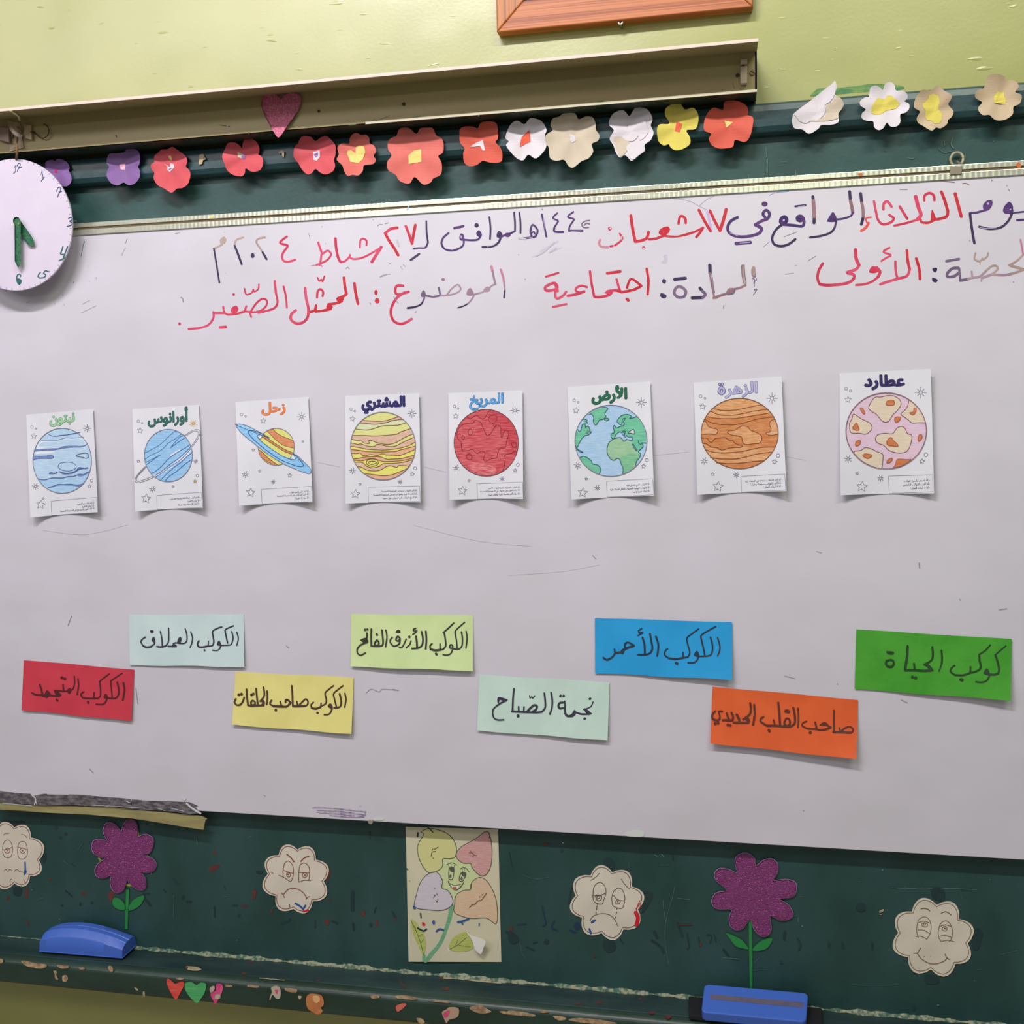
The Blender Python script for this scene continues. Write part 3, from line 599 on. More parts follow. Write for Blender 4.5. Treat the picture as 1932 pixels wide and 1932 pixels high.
# paint specks on the trim
k = Ink(Surf(-0.0032), (1432, 0, 3.864), 0.0002)
k.draw(6, M('orange_speck', (186, 96, 44), 0.6), 'F 722 1265 750 1262 752 1280 735 1285; F 1875 1195 1900 1185 1912 1215 1895 1230 1880 1215'); k.c = C1; k.draw(6, M('yellow_speck', (206, 200, 120), 0.6), 'F 315 130 345 128 350 150 320 152'); k.c = C2; k.draw(14, M('blue_speck', (120, 170, 196), 0.5), '535 145 522 170'); k.build('trim_specks', wb, kind='stuff')

# clip hooked over the trim
clip = thing('hanging_clip', P(1805, 315, -0.003), 'small metal hanging clip with a torn paper ring on the upper trim', 'clip')
mst = M('grey_steel', (136, 128, 110), 0.4, metal=0.4)
cc = (1432, 0, 3.864); g = Mesh()
a = P(1432 + 1395 / 3.864, 1213 / 3.864, -0.006); b = P(1432 + 1480 / 3.864, 1270 / 3.864, -0.006)
g.box((a.x, -0.006, b.z), (b.x, -0.0035, a.z), mst); g.build('bracket', clip, bevel=0.0008)
c = P(1432 + 1442 / 3.864, 1160 / 3.864, 0.022); g = Mesh()
g.tube([(c.x + 0.010 * math.cos(t), 0.022, c.z + 0.011 * math.sin(t)) for t in [2 * math.pi * q / 20 for q in range(21)]], 0.0022, M('torn_paper_ring', (170, 164, 136), 0.7, (120, 112, 92), (150, 150, 150)), 6)
g.build('paper_ring', clip, smooth=True)
g = Mesh(); g.tube([(c.x, 0.020, c.z - 0.004), (c.x + 0.004, 0.014, c.z - 0.010), ((a.x + b.x) / 2, 0.002, a.z + 0.001), ((a.x + b.x) / 2, -0.005, a.z - 0.002)], 0.0018, mst); g.build('hook', clip, smooth=True)
# ------------------------------------------------------------------ steel lamp housing above the board
FY, TY = -0.032, -0.098            # face plane, tip of the hood
z_tip = zline((0, 209), (1428, 72), TY); z_cor = zline((0, 225), (1428, 99), FY); z_bot = zline((0, 292), (1428, 172), FY); z_back = zline((960, 225), (1428, 191), 0.010)
xe = P(1428, 130, FY).x
print('housing', z_tip, z_cor, z_bot, z_back, xe)
lh = thing('lamp_housing', (-0.5, 0.0, z_back), 'long cream painted steel lamp housing with a hood, mounted above the board', 'lamp housing')
mh = M('cream_steel_paint', (158, 146, 102), 0.45, (146, 132, 90), (3, 10, 20), 0.9, spec=0.4, detail=6, bump=0.15, bscale=50)
mhd = M('green_run_over', (36, 50, 40), 0.45, (52, 60, 46), (40, 40, 60), 1)
g = Mesh(); g.box((XL, FY, z_bot), (xe, FY + 0.0015, z_cor + 0.002), mh); g.build('face_plate', lh)
g = Mesh(); g.hexa([(XL, FY, z_cor), (xe, FY, z_cor), (xe, FY, z_cor + 0.0015), (XL, FY, z_cor + 0.0015)][::1], [(XL, TY, z_tip - 0.0015), (xe, TY, z_tip - 0.0015), (xe, TY, z_tip), (XL, TY, z_tip)], mh)
g.hexa([(XL, TY - 0.001, z_tip - 0.004), (xe, TY - 0.001, z_tip - 0.004), (xe, TY - 0.001, z_tip + 0.001), (XL, TY - 0.001, z_tip + 0.001)], [(XL, TY - 0.002, z_tip - 0.004), (xe, TY - 0.002, z_tip - 0.004), (xe, TY - 0.002, z_tip + 0.001), (XL, TY - 0.002, z_tip + 0.001)], M('lit_hood_lip', (206, 188, 176), 0.5))  # lip catches the light; that brightness is put into its colour
g.build('hood', lh)
g = Mesh(); g.hexa([(XL, FY, z_bot), (xe, FY, z_bot), (xe, FY, z_bot + 0.0015), (XL, FY, z_bot + 0.0015)], [(XL, 0.0155, z_back), (xe, 0.0155, z_back), (xe, 0.0155, z_back + 0.0015), (XL, 0.0155, z_back + 0.0015)], mhd); g.build('underside', lh, label='green painted underside')
g = Mesh(); g.prism_x([(FY - 0.0015, z_bot - 0.0006), (FY, z_bot - 0.0006), (FY, z_bot + 0.0035), (FY - 0.0015, z_bot + 0.0035)], P(690, 230, FY).x, xe, M('worn_white_edge', (190, 186, 160), 0.5)); g.build('bottom_lip', lh)
g = Mesh(); g.prism_x([(FY, z_bot + 0.001), (WALL_Y, z_back), (WALL_Y, z_cor + 0.02), (FY, z_cor)], xe - 0.003, xe, mh); g.build('end_plate', lh)
g = Mesh(); g.hexa([(XL, FY, z_cor), (xe, FY, z_cor), (xe, FY, z_cor + 0.001), (XL, FY, z_cor + 0.001)], [(XL, WALL_Y, z_cor + 0.015), (xe, WALL_Y, z_cor + 0.015), (xe, WALL_Y, z_cor + 0.016), (XL, WALL_Y, z_cor + 0.016)], mh); g.build('top_plate', lh)
mdk = M('dark_hole', (70, 46, 36), 0.7); msc = M('dull_screw', (118, 104, 78), 0.5, metal=0.3)
for u, v, r in ((480 + 470 / 3.864, 810 / 3.864, 0.0028), (480 + 1090 / 3.864, 760 / 3.864, 0.0034), (960 + 1668 / 3.864, 550 / 3.864, 0.0034)):
    c = P(u, v, FY); g = Mesh(); g.disc((c.x, FY - 0.0001, c.z), r, 0.0006, mdk, 14); g.build('screw_hole', lh)
def screw(u, v, y, r, par):
    c = P(u, v, y); g = Mesh(); g.disc((c.x, y, c.z), r, 0.0025, msc, 18)
    g.hexa([(c.x - r * 0.8, y - 0.0026, c.z + r * 0.35), (c.x + r * 0.6, y - 0.0026, c.z - r * 0.6), (c.x + r * 0.8, y - 0.0026, c.z - r * 0.35), (c.x - r * 0.6, y - 0.0026, c.z + r * 0.6)], [(c.x - r * 0.8, y - 0.0029, c.z + r * 0.35), (c.x + r * 0.6, y - 0.0029, c.z - r * 0.6), (c.x + r * 0.8, y - 0.0029, c.z - r * 0.35), (c.x - r * 0.6, y - 0.0029, c.z + r * 0.6)], mdk)
    return g.build('screw', par)
screw(960 + 1777 / 3.864, 530 / 3.864, FY, 0.0045, lh)
# white lamp holder at the right end
a = P(960 + 1688 / 3.864, 432 / 3.864, FY - 0.01); b = P(960 + 1738 / 3.864, 606 / 3.864, FY - 0.01)
g = Mesh(); g.box((a.x, FY - 0.012, b.z), (b.x, FY, b.z + (a.z - b.z) * 0.70), M('aged_white_plastic', (176, 160, 138), 0.4)); g.box((a.x, FY - 0.012, b.z + (a.z - b.z) * 0.78), (b.x, FY, a.z), M('aged_white_plastic', (176, 160, 138), 0.4))
g.box((a.x + 0.003, FY - 0.008, b.z + (a.z - b.z) * 0.68), (b.x - 0.004, FY, b.z + (a.z - b.z) * 0.8), mdk); g.build('lamp_holder', lh, bevel=0.0015, label='white plastic lamp holder at the right end')
k = Ink(Surf(FY), (960, 0, 3.864), 0.0003); mtpe = M('brown_tape', (140, 118, 84), 0.4)
k.draw(3, mdk, 'w3 1632 605 1645 645; w3 1557 650 1556 675; w3 1460 690 1478 696'); k.c = (480, 0, 3.864)
mgs = M('green_smear', (66, 110, 86), 0.5); k.draw(6, mgs, 'w4 690 912 740 908; w9 1385 858 1500 840 1560 838; B 1635 832 10 16; w3 860 890 930 865 985 842; w3 905 895 960 880; w3 1150 855 1215 845; w3 1480 840 1530 825; w3 270 915 290 925; w3 850 885 880 870')
k.c = (960, 0, 3.864); k.draw(8, mgs, '650 742 680 740 710 750'); k.c = (0, 0, 3.864); k.draw(3, mdk, 'w6 845 985 848 1000; w4 1600 910 1650 920; B 1670 922 5; B 1814 970 8 6'); k.build('scuffs', lh, kind='stuff')

# hook bracket at the left end of the housing, with the clock cord
hb = thing('hook_bracket', P(40, 250, FY), 'cream screw-on bracket with a wire hook above the clock', 'hook')
c0 = (0, 180, 10.733)
def H(x, y, Y): return P(x / 10.733, 180 + y / 10.733, Y)
mbr = M('cream_bracket', (176, 158, 128), 0.45, (150, 132, 100), (60, 60, 60))
def quadbox(g, pp, y0, y1, mat):
    q = [H(x, y, y0) for x, y in pp]; d = Vector((0, y1 - y0, 0)); g.hexa([p for p in q], [p + d for p in q], mat)
g = Mesh(); quadbox(g, ((480, 570), (630, 600), (640, 900), (480, 860)), FY - 0.006, FY - 0.0005, mbr); quadbox(g, ((150, 490), (400, 560), (480, 1060), (190, 1140)), FY - 0.002, FY - 0.0005, mbr); g.build('plate', hb, bevel=0.001)
g = Mesh(); quadbox(g, ((-60, 620), (170, 650), (190, 960), (-60, 900)), FY - 0.010, FY - 0.002, M('brown_socket', (128, 106, 92), 0.4)); g.build('socket', hb, bevel=0.0015)
g = Mesh(); g.tube([H(230, 660, FY - 0.014), H(290, 740, FY - 0.018), H(350, 790, FY - 0.017), H(440, 830, FY - 0.010)], 0.0042, M('white_peg', (206, 190, 180), 0.35)); g.build('peg', hb, smooth=True)
g = Mesh(); g.tube([H(640, 745, FY - 0.004)] + [H(860 + 128 * math.cos(t), 720 + 145 * math.sin(t), FY - 0.006) for t in [math.radians(a) for a in range(150, -85, -12)]], 0.0011, M('rusty_wire', (84, 62, 30), 0.5, metal=0.3)); g.build('wire_hook', hb, smooth=True)
g = Mesh(); g.tube([H(625, 745, FY - 0.004), H(695, 745, FY - 0.005)], 0.0022, mdk); g.build('hook_collar', hb, smooth=True)
screw(405 / 10.733, 180 + 660 / 10.733, FY - 0.010, 0.0048, hb); screw(250 / 10.733, 180 + 830 / 10.733, FY - 0.003, 0.0032, hb)
g = Mesh(); g.tube([H(210, 305, TY - 0.004), H(300, 360, TY + 0.02), H(375, 420, TY + 0.04), H(400, 500, FY - 0.012)], 0.0022, M('cream_cord', (206, 200, 150), 0.6)); g.build('cord', hb, smooth=True)

# ------------------------------------------------------------------ paper teaching clock
CY = -0.040
cc = P(27, 424.5, CY); rad = (P(35, 300, CY).z - P(35, 549, CY).z) / 2
ck = thing('teaching_clock', (cc.x, CY, cc.z), 'round white handmade teaching clock with green hands, hanging at the left', 'clock')
mck = M('clock_card', (202, 193, 208), 0.6, (196, 188, 202), (12, 12, 12)); mce = M('card_edge', (150, 140, 110), 0.8)
g = Mesh(); g.disc((cc.x, CY + 0.004, cc.z), rad, 0.004, mck, 120); g.build('dial', ck)
cx = (0, 280, 6.0375); cs = Surf(CY); k = Ink(cs, cx, 0.0003)
mnb = M('dark_blue_green_marker', (48, 64, 98), 0.5); mng = M('dark_green_marker', (34, 92, 92), 0.5)
NUM = [('twelve', mnb, 'w9 154 285 178 262; w7 165 215 184 190 176 230 176 262; w8 196 200 208 172 228 175 228 195 210 225 198 260; w10 212 228 248 210'),
       ('one', mnb, 'w8 478 240 482 285 490 330 505 325; w6 465 300 478 262; w10 470 372 503 330'), ('two', mnb, 'w10 645 490 658 450 680 442 690 462 685 492 665 525 657 553; w12 672 500 702 488'),
       ('three', mnb, 'w12 780 800 800 785 818 790 818 815 792 830 818 845 818 868 795 880 765 888'), ('four', mng, 'w15 715 1120 705 1160 690 1200 732 1210; w15 770 1118 740 1195 722 1245; w14 740 1245 672 1280'),
       ('five', mng, 'w14 540 1400 515 1395 495 1425; w10 565 1405 520 1393; w14 497 1425 520 1440 508 1465 470 1475 440 1470 435 1445 460 1412'), ('six', mng, 'w14 225 1432 200 1440 190 1480 200 1530 222 1550; w14 235 1445 232 1460; F 190 1490 215 1480 245 1500 240 1535 222 1552 200 1540')]
for nm, mm, q in NUM:
    k = Ink(cs, cx, 0.0003); k.draw(10, mm, q); k.build('numeral', ck, label='hand lettered ' + nm)
k = Ink(cs, cx, 0.0004)
mpc = M('pencil_line', (120, 112, 130), 0.8); k.c = cx
k.draw(4, mpc, 'L 835 827 875 827; L 225 1565 227 1618; L 778 1190 798 1203; L 552 1468 575 1495'); k.build('pencil_ticks', ck, kind='stuff')
g = Mesh()
for i in range(60):
    a = 2 * math.pi * i / 60; r0, r1 = rad * 0.965, rad * 0.995; wv_ = 0.0004; c_, s_ = math.cos(a), math.sin(a)
    g.add([(cc.x + r0 * c_ - wv_ * s_, CY - 0.0003, cc.z + r0 * s_ + wv_ * c_), (cc.x + r1 * c_ - wv_ * s_, CY - 0.0003, cc.z + r1 * s_ + wv_ * c_), (cc.x + r1 * c_ + wv_ * s_, CY - 0.0003, cc.z + r1 * s_ - wv_ * c_), (cc.x + r0 * c_ + wv_ * s_, CY - 0.0003, cc.z + r0 * s_ - wv_ * c_)], [(0, 1, 2, 3)], mpc)
g.build('minute_ticks', ck, kind='stuff')
mgh = M('green_glitter_foam', (32, 84, 58), 0.45, (50, 108, 74), (160, 160, 160), 1, bump=0.4, bscale=300)
for nm, yy, q in (('hour_hand', CY - 0.004, '175 800 205 800 238 832 300 915 375 1025 388 1075 382 1108 320 1100 250 995 190 870'), ('minute_hand', CY - 0.009, '147 820 160 788 185 780 212 785 238 828 236 1000 238 1280 225 1330 208 1362 190 1330 168 1285 166 1000 166 868 152 850')):
    k = Ink(Surf(yy), cx, 0); k.fill(pts(q), mgh, smooth=False, thick=-0.003); k.build(nm, ck)
g = Mesh(); c = P(203 / 6.0375, 280 + 855 / 6.0375, CY - 0.012); g.tube([(c.x, CY, c.z), (c.x, CY - 0.0105, c.z)], 0.0022, M('brass_pin', (120, 140, 70), 0.4, metal=0.5), 10); g.build('centre_pin', ck)
g = Mesh(); g.tube([H(345, 850, FY - 0.010), H(345, 1000, -0.045), H(345, 1160, -0.054), H(330, 1310, CY + 0.002)], 0.0022, M('brown_cord', (110, 84, 56), 0.8)); g.build('hanging_cord', ck, smooth=True)

# ------------------------------------------------------------------ wooden picture frame at the top
FRY = 0.026
mwd = M('pine_wood', (176, 108, 66), 0.4, (140, 78, 46), (2.5, 30, 330), 1, lo=0.44, hi=0.58, detail=5, spec=0.4)
mwv = M('pine_wood_upright', (170, 108, 58), 0.4, (132, 82, 40), (330, 30, 2.5), 1, lo=0.44, hi=0.58, detail=5)
BL, BR, IL = P(937, 63, FRY), P(1421, 11, FRY), P(979, 2, FRY)
zb_ = (BL.z + BR.z) / 2; rw = IL.z - zb_; HT = 0.42
pf = thing('picture_frame', (BL.x / 2 + BR.x / 2, WALL_Y - 0.002, zb_), 'pine picture frame hanging above the board, only its bottom in view', 'picture frame')
x0, x1 = BL.x, BR.x; z0, z1 = zb_, zb_ + HT; yb = WALL_Y - 0.0005
def rail(a, b, c, d, mat, nm):
    g = Mesh(); g.hexa([(p[0], yb, p[1]) for p in (a, b, c, d)], [(p[0], FRY, p[1]) for p in (a, b, c, d)], mat); g.build(nm, pf, bevel=0.0025)
e = 0.0003
rail((x0, z0), (x1, z0), (x1 - rw, z0 + rw), (x0 + rw, z0 + rw), mwd, 'bottom_rail')
rail((x0, z1), (x1, z1), (x1 - rw, z1 - rw), (x0 + rw, z1 - rw), mwd, 'top_rail')
rail((x0, z0 + e), (x0 + rw - e, z0 + rw), (x0 + rw - e, z1 - rw), (x0, z1 - e), mwv, 'side_rail')
rail((x1, z0 + e), (x1 - rw + e, z0 + rw), (x1 - rw + e, z1 - rw), (x1, z1 - e), mwv, 'side_rail')
g = Mesh(); g.box((x0 + rw * 0.8, FRY + 0.012, z0 + rw * 0.8), (x1 - rw * 0.8, yb, z1 - rw * 0.8), M('dark_picture', (40, 22, 40), 0.3)); g.build('picture', pf)
c = P(1171, 42, 0.034); g = Mesh(); g.tube([(c.x + 0.004 * math.cos(t), 0.032, c.z + 0.004 * math.sin(t)) for t in [2 * math.pi * q / 16 for q in range(17)]], 0.0016, M('bright_steel', (190, 188, 190), 0.25, metal=0.8), 8); g.tube([(c.x, 0.032, c.z - 0.003), (c.x, WALL_Y, c.z - 0.004)], 0.0018, msc); g.build('eyelet', pf, smooth=True)

# ------------------------------------------------------------------ paper flowers pinned along the moulding
Z1, Z2, Z3, Z4 = (0, 0, 3.864), (480, 0, 3.864), (960, 0, 3.864), (1432, 0, 3.864)
coral = M('coral_paper', (200, 106, 96), 0.7, (192, 94, 84), (14, 14, 14)); redp = M('red_paper', (196, 84, 92), 0.7, (186, 72, 78), (14, 14, 14)); ored = M('orange_red_paper', (194, 88, 70), 0.7, (184, 76, 58), (14, 14, 14))
violet = M('violet_paper', (128, 96, 150), 0.7, (116, 86, 136), (14, 14, 14)); whitep = M('white_paper', (202, 196, 202), 0.7, (192, 186, 188), (14, 14, 14)); cream = M('cream_paper', (190, 178, 156), 0.7, (178, 166, 146), (14, 14, 14)); buff = M('buff_paper', (168, 148, 118), 0.7, (178, 160, 132), (14, 14, 14))
yel = M('yellow_paper', (198, 186, 84), 0.7, (190, 176, 78), (14, 14, 14)); pyel = M('pale_yellow_paper', (208, 192, 112), 0.7); orp = M('orange_paper', (202, 84, 56), 0.7)
pinkg = M('pink_glitter', (206, 120, 140), 0.4, (222, 190, 200), (200, 200, 200), 1); hotp = M('crimson_paper', (176, 30, 84), 0.6); crease = M('crease_line', (150, 110, 90), 0.8)
YM = 0.0055
def paper_flower(crop, outline, mat, label, centre, extra=None, smooth=True, lift=0.010, y0=YM, thing_name='paper_flower', cat='paper flower', group='paper flowers along the top moulding', cup=True):
    pp = pts(outline); px = [(crop[0] + a / crop[2], crop[1] + b / crop[2]) for a, b in pp]
    cu = sum(p[0] for p in px) / len(px); cv = sum(p[1] for p in px) / len(px); R = max(math.hypot(p[0] - cu, p[1] - cv) for p in px)
    ph = random.random() * 6
    def h(u, v):
        r = math.hypot(u - cu, v - cv) / R; a = math.atan2(v - cv, u - cu)
        return lift * r * r * (0.75 + 0.25 * math.sin(5 * a + ph)) + 0.0006 + 0.0012 * math.sin(a * 3 + ph * 2) * r * (1 - r) * 3 + 0.0012
    s_ = Surf(y0, h if cup else (lambda u, v: 0.0008)); C = s_.at(cu, cv)
    t = thing(thing_name, C, label, cat, group)
    k = Ink(s_, crop, 0.0); k.fill(pp, mat, smooth=smooth, sp=5); k.build('petals', t)
    if centre:
        k = Ink(s_, crop, 0.0006)
        for m_, q in centre: k.fill(pts(q), m_, smooth=False, sp=5)
        k.build('centre', t)
    if extra:
        for nm, lay in extra:
            k = Ink(s_, crop, 0.0012)
            for m_, wd, q in lay: k.draw(wd, m_, q)
            k.build(nm, t)
    return t
paper_flower(Z1, '330 1190 380 1165 400 1175 415 1160 450 1162 490 1185 508 1225 500 1240 518 1280 520 1320 500 1350 470 1360 420 1340 360 1300', violet, 'violet paper flower half hidden behind the clock rim', [(hotp, '395 1232 415 1235 418 1262 400 1255')])
paper_flower(Z1, '782 1150 800 1120 850 1118 905 1110 925 1088 975 1085 1010 1105 1022 1150 1015 1200 1005 1215 1020 1245 1018 1290 985 1335 940 1350 900 1330 860 1352 810 1335 780 1290 780 1250 795 1215 778 1190', violet, 'whole violet paper flower with a small pink centre', [(pinkg, '870 1200 915 1192 912 1240 880 1235')])
paper_flower(Z1, '1150 1115 1180 1090 1220 1088 1255 1070 1290 1090 1320 1112 1355 1140 1365 1180 1355 1215 1380 1240 1388 1280 1370 1340 1330 1370 1290 1375 1250 1405 1200 1375 1150 1350 1120 1300 1125 1260 1105 1235 1100 1200 1125 1180 1125 1140', redp, 'pinkish red paper flower just right of the violet one, white torn centre', [(whitep, '1192 1190 1240 1218 1240 1190 1265 1195 1270 1220 1240 1255 1220 1240 1222 1215'), (violet, '1220 1215 1250 1212 1252 1230 1230 1240'), (pyel, '1225 1140 1245 1132 1258 1170 1240 1165')])
paper_flower(Z1, '1640 1085 1665 1042 1715 1040 1750 1065 1765 1080 1775 1030 1815 1008 1865 1030 1888 1070 1890 1110 1882 1125 1910 1145 1918 1190 1900 1235 1860 1252 1825 1248 1790 1228 1785 1260 1760 1285 1700 1275 1655 1240 1635 1190 1620 1140', redp, 'pinkish red paper flower with a grey and violet torn centre, fourth from the clock', [(cream, '1730 1105 1785 1130 1770 1158 1735 1145'), (violet, '1760 1115 1790 1130 1785 1160 1760 1150')])
paper_flower(Z2, '315 1050 340 1000 375 990 415 1000 445 1028 480 1005 520 990 560 1020 592 1065 590 1130 580 1165 588 1210 570 1250 520 1272 480 1258 445 1232 420 1260 385 1270 350 1240 320 1190 290 1150 285 1105 300 1060', redp, 'crinkled dark red paper flower just below and right of the glitter heart', [(whitep, '430 1105 475 1095 478 1140 455 1172 430 1165'), (violet, '432 1125 462 1110 470 1130 445 1150')])
paper_flower(Z2, '605 1075 640 1045 690 1048 695 1010 720 975 750 970 780 985 815 982 838 1010 842 1045 870 1060 888 1100 870 1135 885 1165 865 1195 800 1205 790 1245 760 1278 715 1275 680 1282 655 1250 640 1205 600 1165 615 1125', coral, 'coral paper flower with a pale yellow heart centre', [(pyel, '675 1120 680 1098 705 1095 738 1118 738 1075 765 1060 800 1070 808 1110 790 1160 760 1188 700 1180')])
paper_flower(Z2, '975 1030 1000 1005 1035 990 1050 950 1080 930 1130 935 1180 975 1210 935 1260 930 1300 935 1325 985 1360 1005 1378 1040 1375 1110 1340 1138 1365 1190 1360 1270 1305 1300 1285 1330 1230 1345 1168 1290 1130 1338 1060 1320 1030 1275 975 1240 968 1180 1000 1135 975 1090 972 1050', coral, 'largest coral paper flower, square pale yellow centre', [(pyel, '1122 1135 1160 1098 1215 1088 1218 1180 1165 1188 1125 1195')])
paper_flower(Z2, '1495 980 1500 940 1540 922 1600 925 1628 935 1650 895 1700 885 1760 895 1775 950 1775 1010 1758 1035 1795 1080 1808 1130 1795 1180 1720 1185 1665 1172 1625 1200 1570 1212 1530 1185 1522 1120 1532 1082 1500 1040', ored, 'orange-red paper flower with a white chevron centre', [(whitep, '1572 1068 1625 1035 1665 1020 1682 1095 1665 1098 1645 1065 1600 1070')])
paper_flower(Z3, '5 920 40 885 70 882 115 905 155 862 205 868 245 890 275 945 262 992 275 1060 245 1115 195 1155 142 1128 105 1168 60 1155 15 1110 -20 1060 -2 1030 -25 1000', whitep, 'white paper flower with a red diamond centre', [(orp, '80 1072 92 1000 148 948 158 1035 118 1052')])
paper_flower(Z3, '305 915 320 865 365 850 400 828 480 825 508 868 560 850 610 855 632 900 635 945 660 985 650 1025 605 1050 615 1105 580 1155 530 1175 470 1222 435 1210 402 1165 345 1172 300 1150 292 1080 270 1040 270 985 320 950', cream, 'large creamy white paper flower with a tiny white centre', [(whitep, '443 975 482 990 487 1025 460 1042 448 1025')])
paper_flower(Z3, '735 870 765 825 820 802 850 815 880 845 920 788 970 785 1015 802 1048 865 1035 915 1055 965 1035 1020 990 1055 990 1100 930 1145 895 1173 850 1132 810 1148 780 1110 762 1060 735 1010 765 950 732 912', whitep, 'white paper flower with several curled inner petals', None, [('inner_petals', [(cream, 10, 'F 765 1010 800 995 850 1010 880 1045 860 1100 820 1140 790 1100'), (whitep, 10, 'F 925 880 960 855 990 870 1005 910 1015 960 990 1000 955 1020 940 960; F 825 985 870 920 925 892 955 920 945 985 905 1028 850 1020; F 860 1060 920 1050 985 1095 950 1130 900 1165 870 1120')])])
paper_flower(Z3, '1170 900 1140 840 1145 790 1195 758 1250 758 1285 798 1340 785 1375 820 1382 880 1360 940 1295 950 1320 1000 1320 1050 1270 1085 1215 1095 1180 1075 1165 1052 1130 1060 1095 1035 1082 985 1082 930 1105 905', yel, 'yellow paper flower with a small orange centre', [(orp, '1222 888 1262 900 1245 963 1210 955')])
paper_flower(Z3, '1560 800 1570 745 1620 732 1680 740 1735 775 1745 820 1740 838 1775 850 1782 890 1760 990 1720 1035 1650 1020 1635 1068 1590 1080 1530 1082 1480 1058 1458 1010 1475 975 1430 955 1420 915 1440 840 1490 785', ored, 'orange-red paper flower with a yellow triangle centre, under the housing end', [(pyel, '1572 880 1635 890 1588 930')])
paper_flower(Z4, '245 850 262 820 380 730 520 620 555 590 565 640 555 690 600 720 618 770 580 830 578 890 520 910 455 912 430 940 365 975 318 945 260 935 240 890', whitep, 'white paper flower with its left half folded over', None, [('folded_petals', [(cream, 10, 'F 555 700 600 720 612 775 578 830 575 860 500 880 370 880 480 850 490 770 540 740'), (whitep, 10, 'F 262 820 380 730 530 615 557 650 550 690 520 740 480 765 485 810 460 850 420 878 380 878 345 898 300 885 268 845')])], lift=0.012)
paper_flower(Z4, '805 690 812 640 850 622 885 640 902 655 920 610 955 598 985 615 1000 660 1050 662 1082 690 1080 720 1060 738 1092 755 1095 790 1070 820 1030 835 1030 890 1005 920 960 922 932 895 905 935 870 948 840 925 832 885 790 882 750 862 752 825 778 798 740 770 738 738 775 710 800 708', whitep, 'daisy-like white paper flower with a yellow heart centre', [(yel, '818 825 822 775 850 730 870 712 900 720 918 725 930 698 965 695 1000 725 1030 755 1000 790 930 805 895 830 850 835')])
paper_flower(Z4, '1145 710 1190 655 1252 658 1300 622 1350 660 1400 690 1402 720 1380 762 1418 810 1405 850 1378 875 1370 905 1325 935 1290 930 1258 952 1200 920 1160 895 1150 860 1172 812 1130 780', buff, 'buff paper flower with a lumpy yellow centre', [(yel, '1195 780 1195 755 1235 720 1240 695 1275 682 1310 700 1318 745 1308 795 1335 830 1332 875 1315 898 1280 900 1262 880 1225 878 1210 850 1215 805')])
paper_flower(Z4, '1640 640 1655 580 1680 545 1740 538 1790 558 1800 582 1850 585 1888 610 1890 640 1868 672 1912 690 1912 730 1895 760 1855 780 1850 830 1800 870 1740 878 1705 862 1680 838 1630 838 1600 805 1600 780 1625 745 1580 715 1578 675 1610 650', buff, 'plain buff paper flower with a yellow centre at the far right', [(yel, '1712 700 1740 668 1785 670 1788 705 1800 725 1798 758 1715 750')])
# small leftovers
for crop, q, m_, lb in ((Z1, '1452 1130 1480 1122 1502 1160 1480 1168 1475 1195 1448 1200 1450 1165', buff, 'scrap of torn paper left where a flower fell, left of the heart'), (Z2, '175 1105 200 1095 218 1105 215 1145 205 1140 198 1115 180 1120', buff, 'scrap of torn paper below the glitter heart')):
    c = P(crop[0] + pts(q)[0][0] / crop[2], pts(q)[0][1] / crop[2], YM); t = Ink(Surf(YM), crop, 0.001); t.fill(pts(q), m_, smooth=False, thick=0.0006); o = t.build('paper_scrap', None); setp(o, lb, 'paper scrap', 'torn scraps on the moulding')
# glitter heart on the housing
mhe = M('pink_glitter_foam', (176, 84, 110), 0.35, (200, 116, 146), (260, 260, 260), 1, bump=1.0, bscale=500, lo=0.45, hi=0.6, spec=0.7)
k = Ink(Surf(FY - 0.003, lambda u, v: 0.0 if v < 240 else (v - 240) * 0.0007), Z2, 0.0); ho = '50 760 60 710 90 680 130 678 165 695 195 722 220 690 260 678 300 680 332 700 340 740 320 800 280 860 230 930 178 1002 140 960 105 900 70 830'
k.fill(pts(ho), mhe, sp=5, thick=-0.003); o = k.build('glitter_heart', None); setp(o, 'large pink glitter heart hanging on the lamp housing', 'heart')
# ------------------------------------------------------------------ planet colouring cards
paperw = M('printer_paper', (206, 206, 212), 0.7, (200, 201, 206), (10, 10, 10))
pr = M('grey_print', (112, 110, 126), 0.8); prd = M('dark_print', (64, 62, 74), 0.8); brd = M('print_brown', (112, 78, 56), 0.8)
def star5(k, x, y, r, rot=0.0, wd=9, fill=None):
    p = []
    for i in range(10):
        a = -math.pi / 2 + rot + i * math.pi / 5; q = r if i % 2 == 0 else r * 0.45; p.append((x + q * math.cos(a), y + q * math.sin(a)))
    if fill: k.fill(p, fill, smooth=False, sp=30)
    k.stroke(p, wd, pr, closed=True, smooth=False)
def burst(k, x, y, r, n=8, wd=9, fill=None):
    for i in range(n):
        a = math.pi / 2 + i * 2 * math.pi / n; r1 = r * (1.0 if i % 2 == 0 else 0.86)
        k.stroke([(x + r * 0.36 * math.cos(a), y + r * 0.36 * math.sin(a)), (x + r1 * math.cos(a), y + r1 * math.sin(a))], wd * 0.85, fill or pr, smooth=False)
    k.stroke([(x + r * 0.3 * math.cos(a), y + r * 0.3 * math.sin(a)) for a in [i * math.pi / 6 for i in range(12)]], wd * 0.8, pr, closed=True)
    if fill: k.blob(x, y, r * 0.3, fill)
def ring(k, x, y, r, wd=7): k.stroke([(x + r * math.cos(i * math.pi / 6), y + r * 1.05 * math.sin(i * math.pi / 6)) for i in range(12)], wd, pr, closed=True)
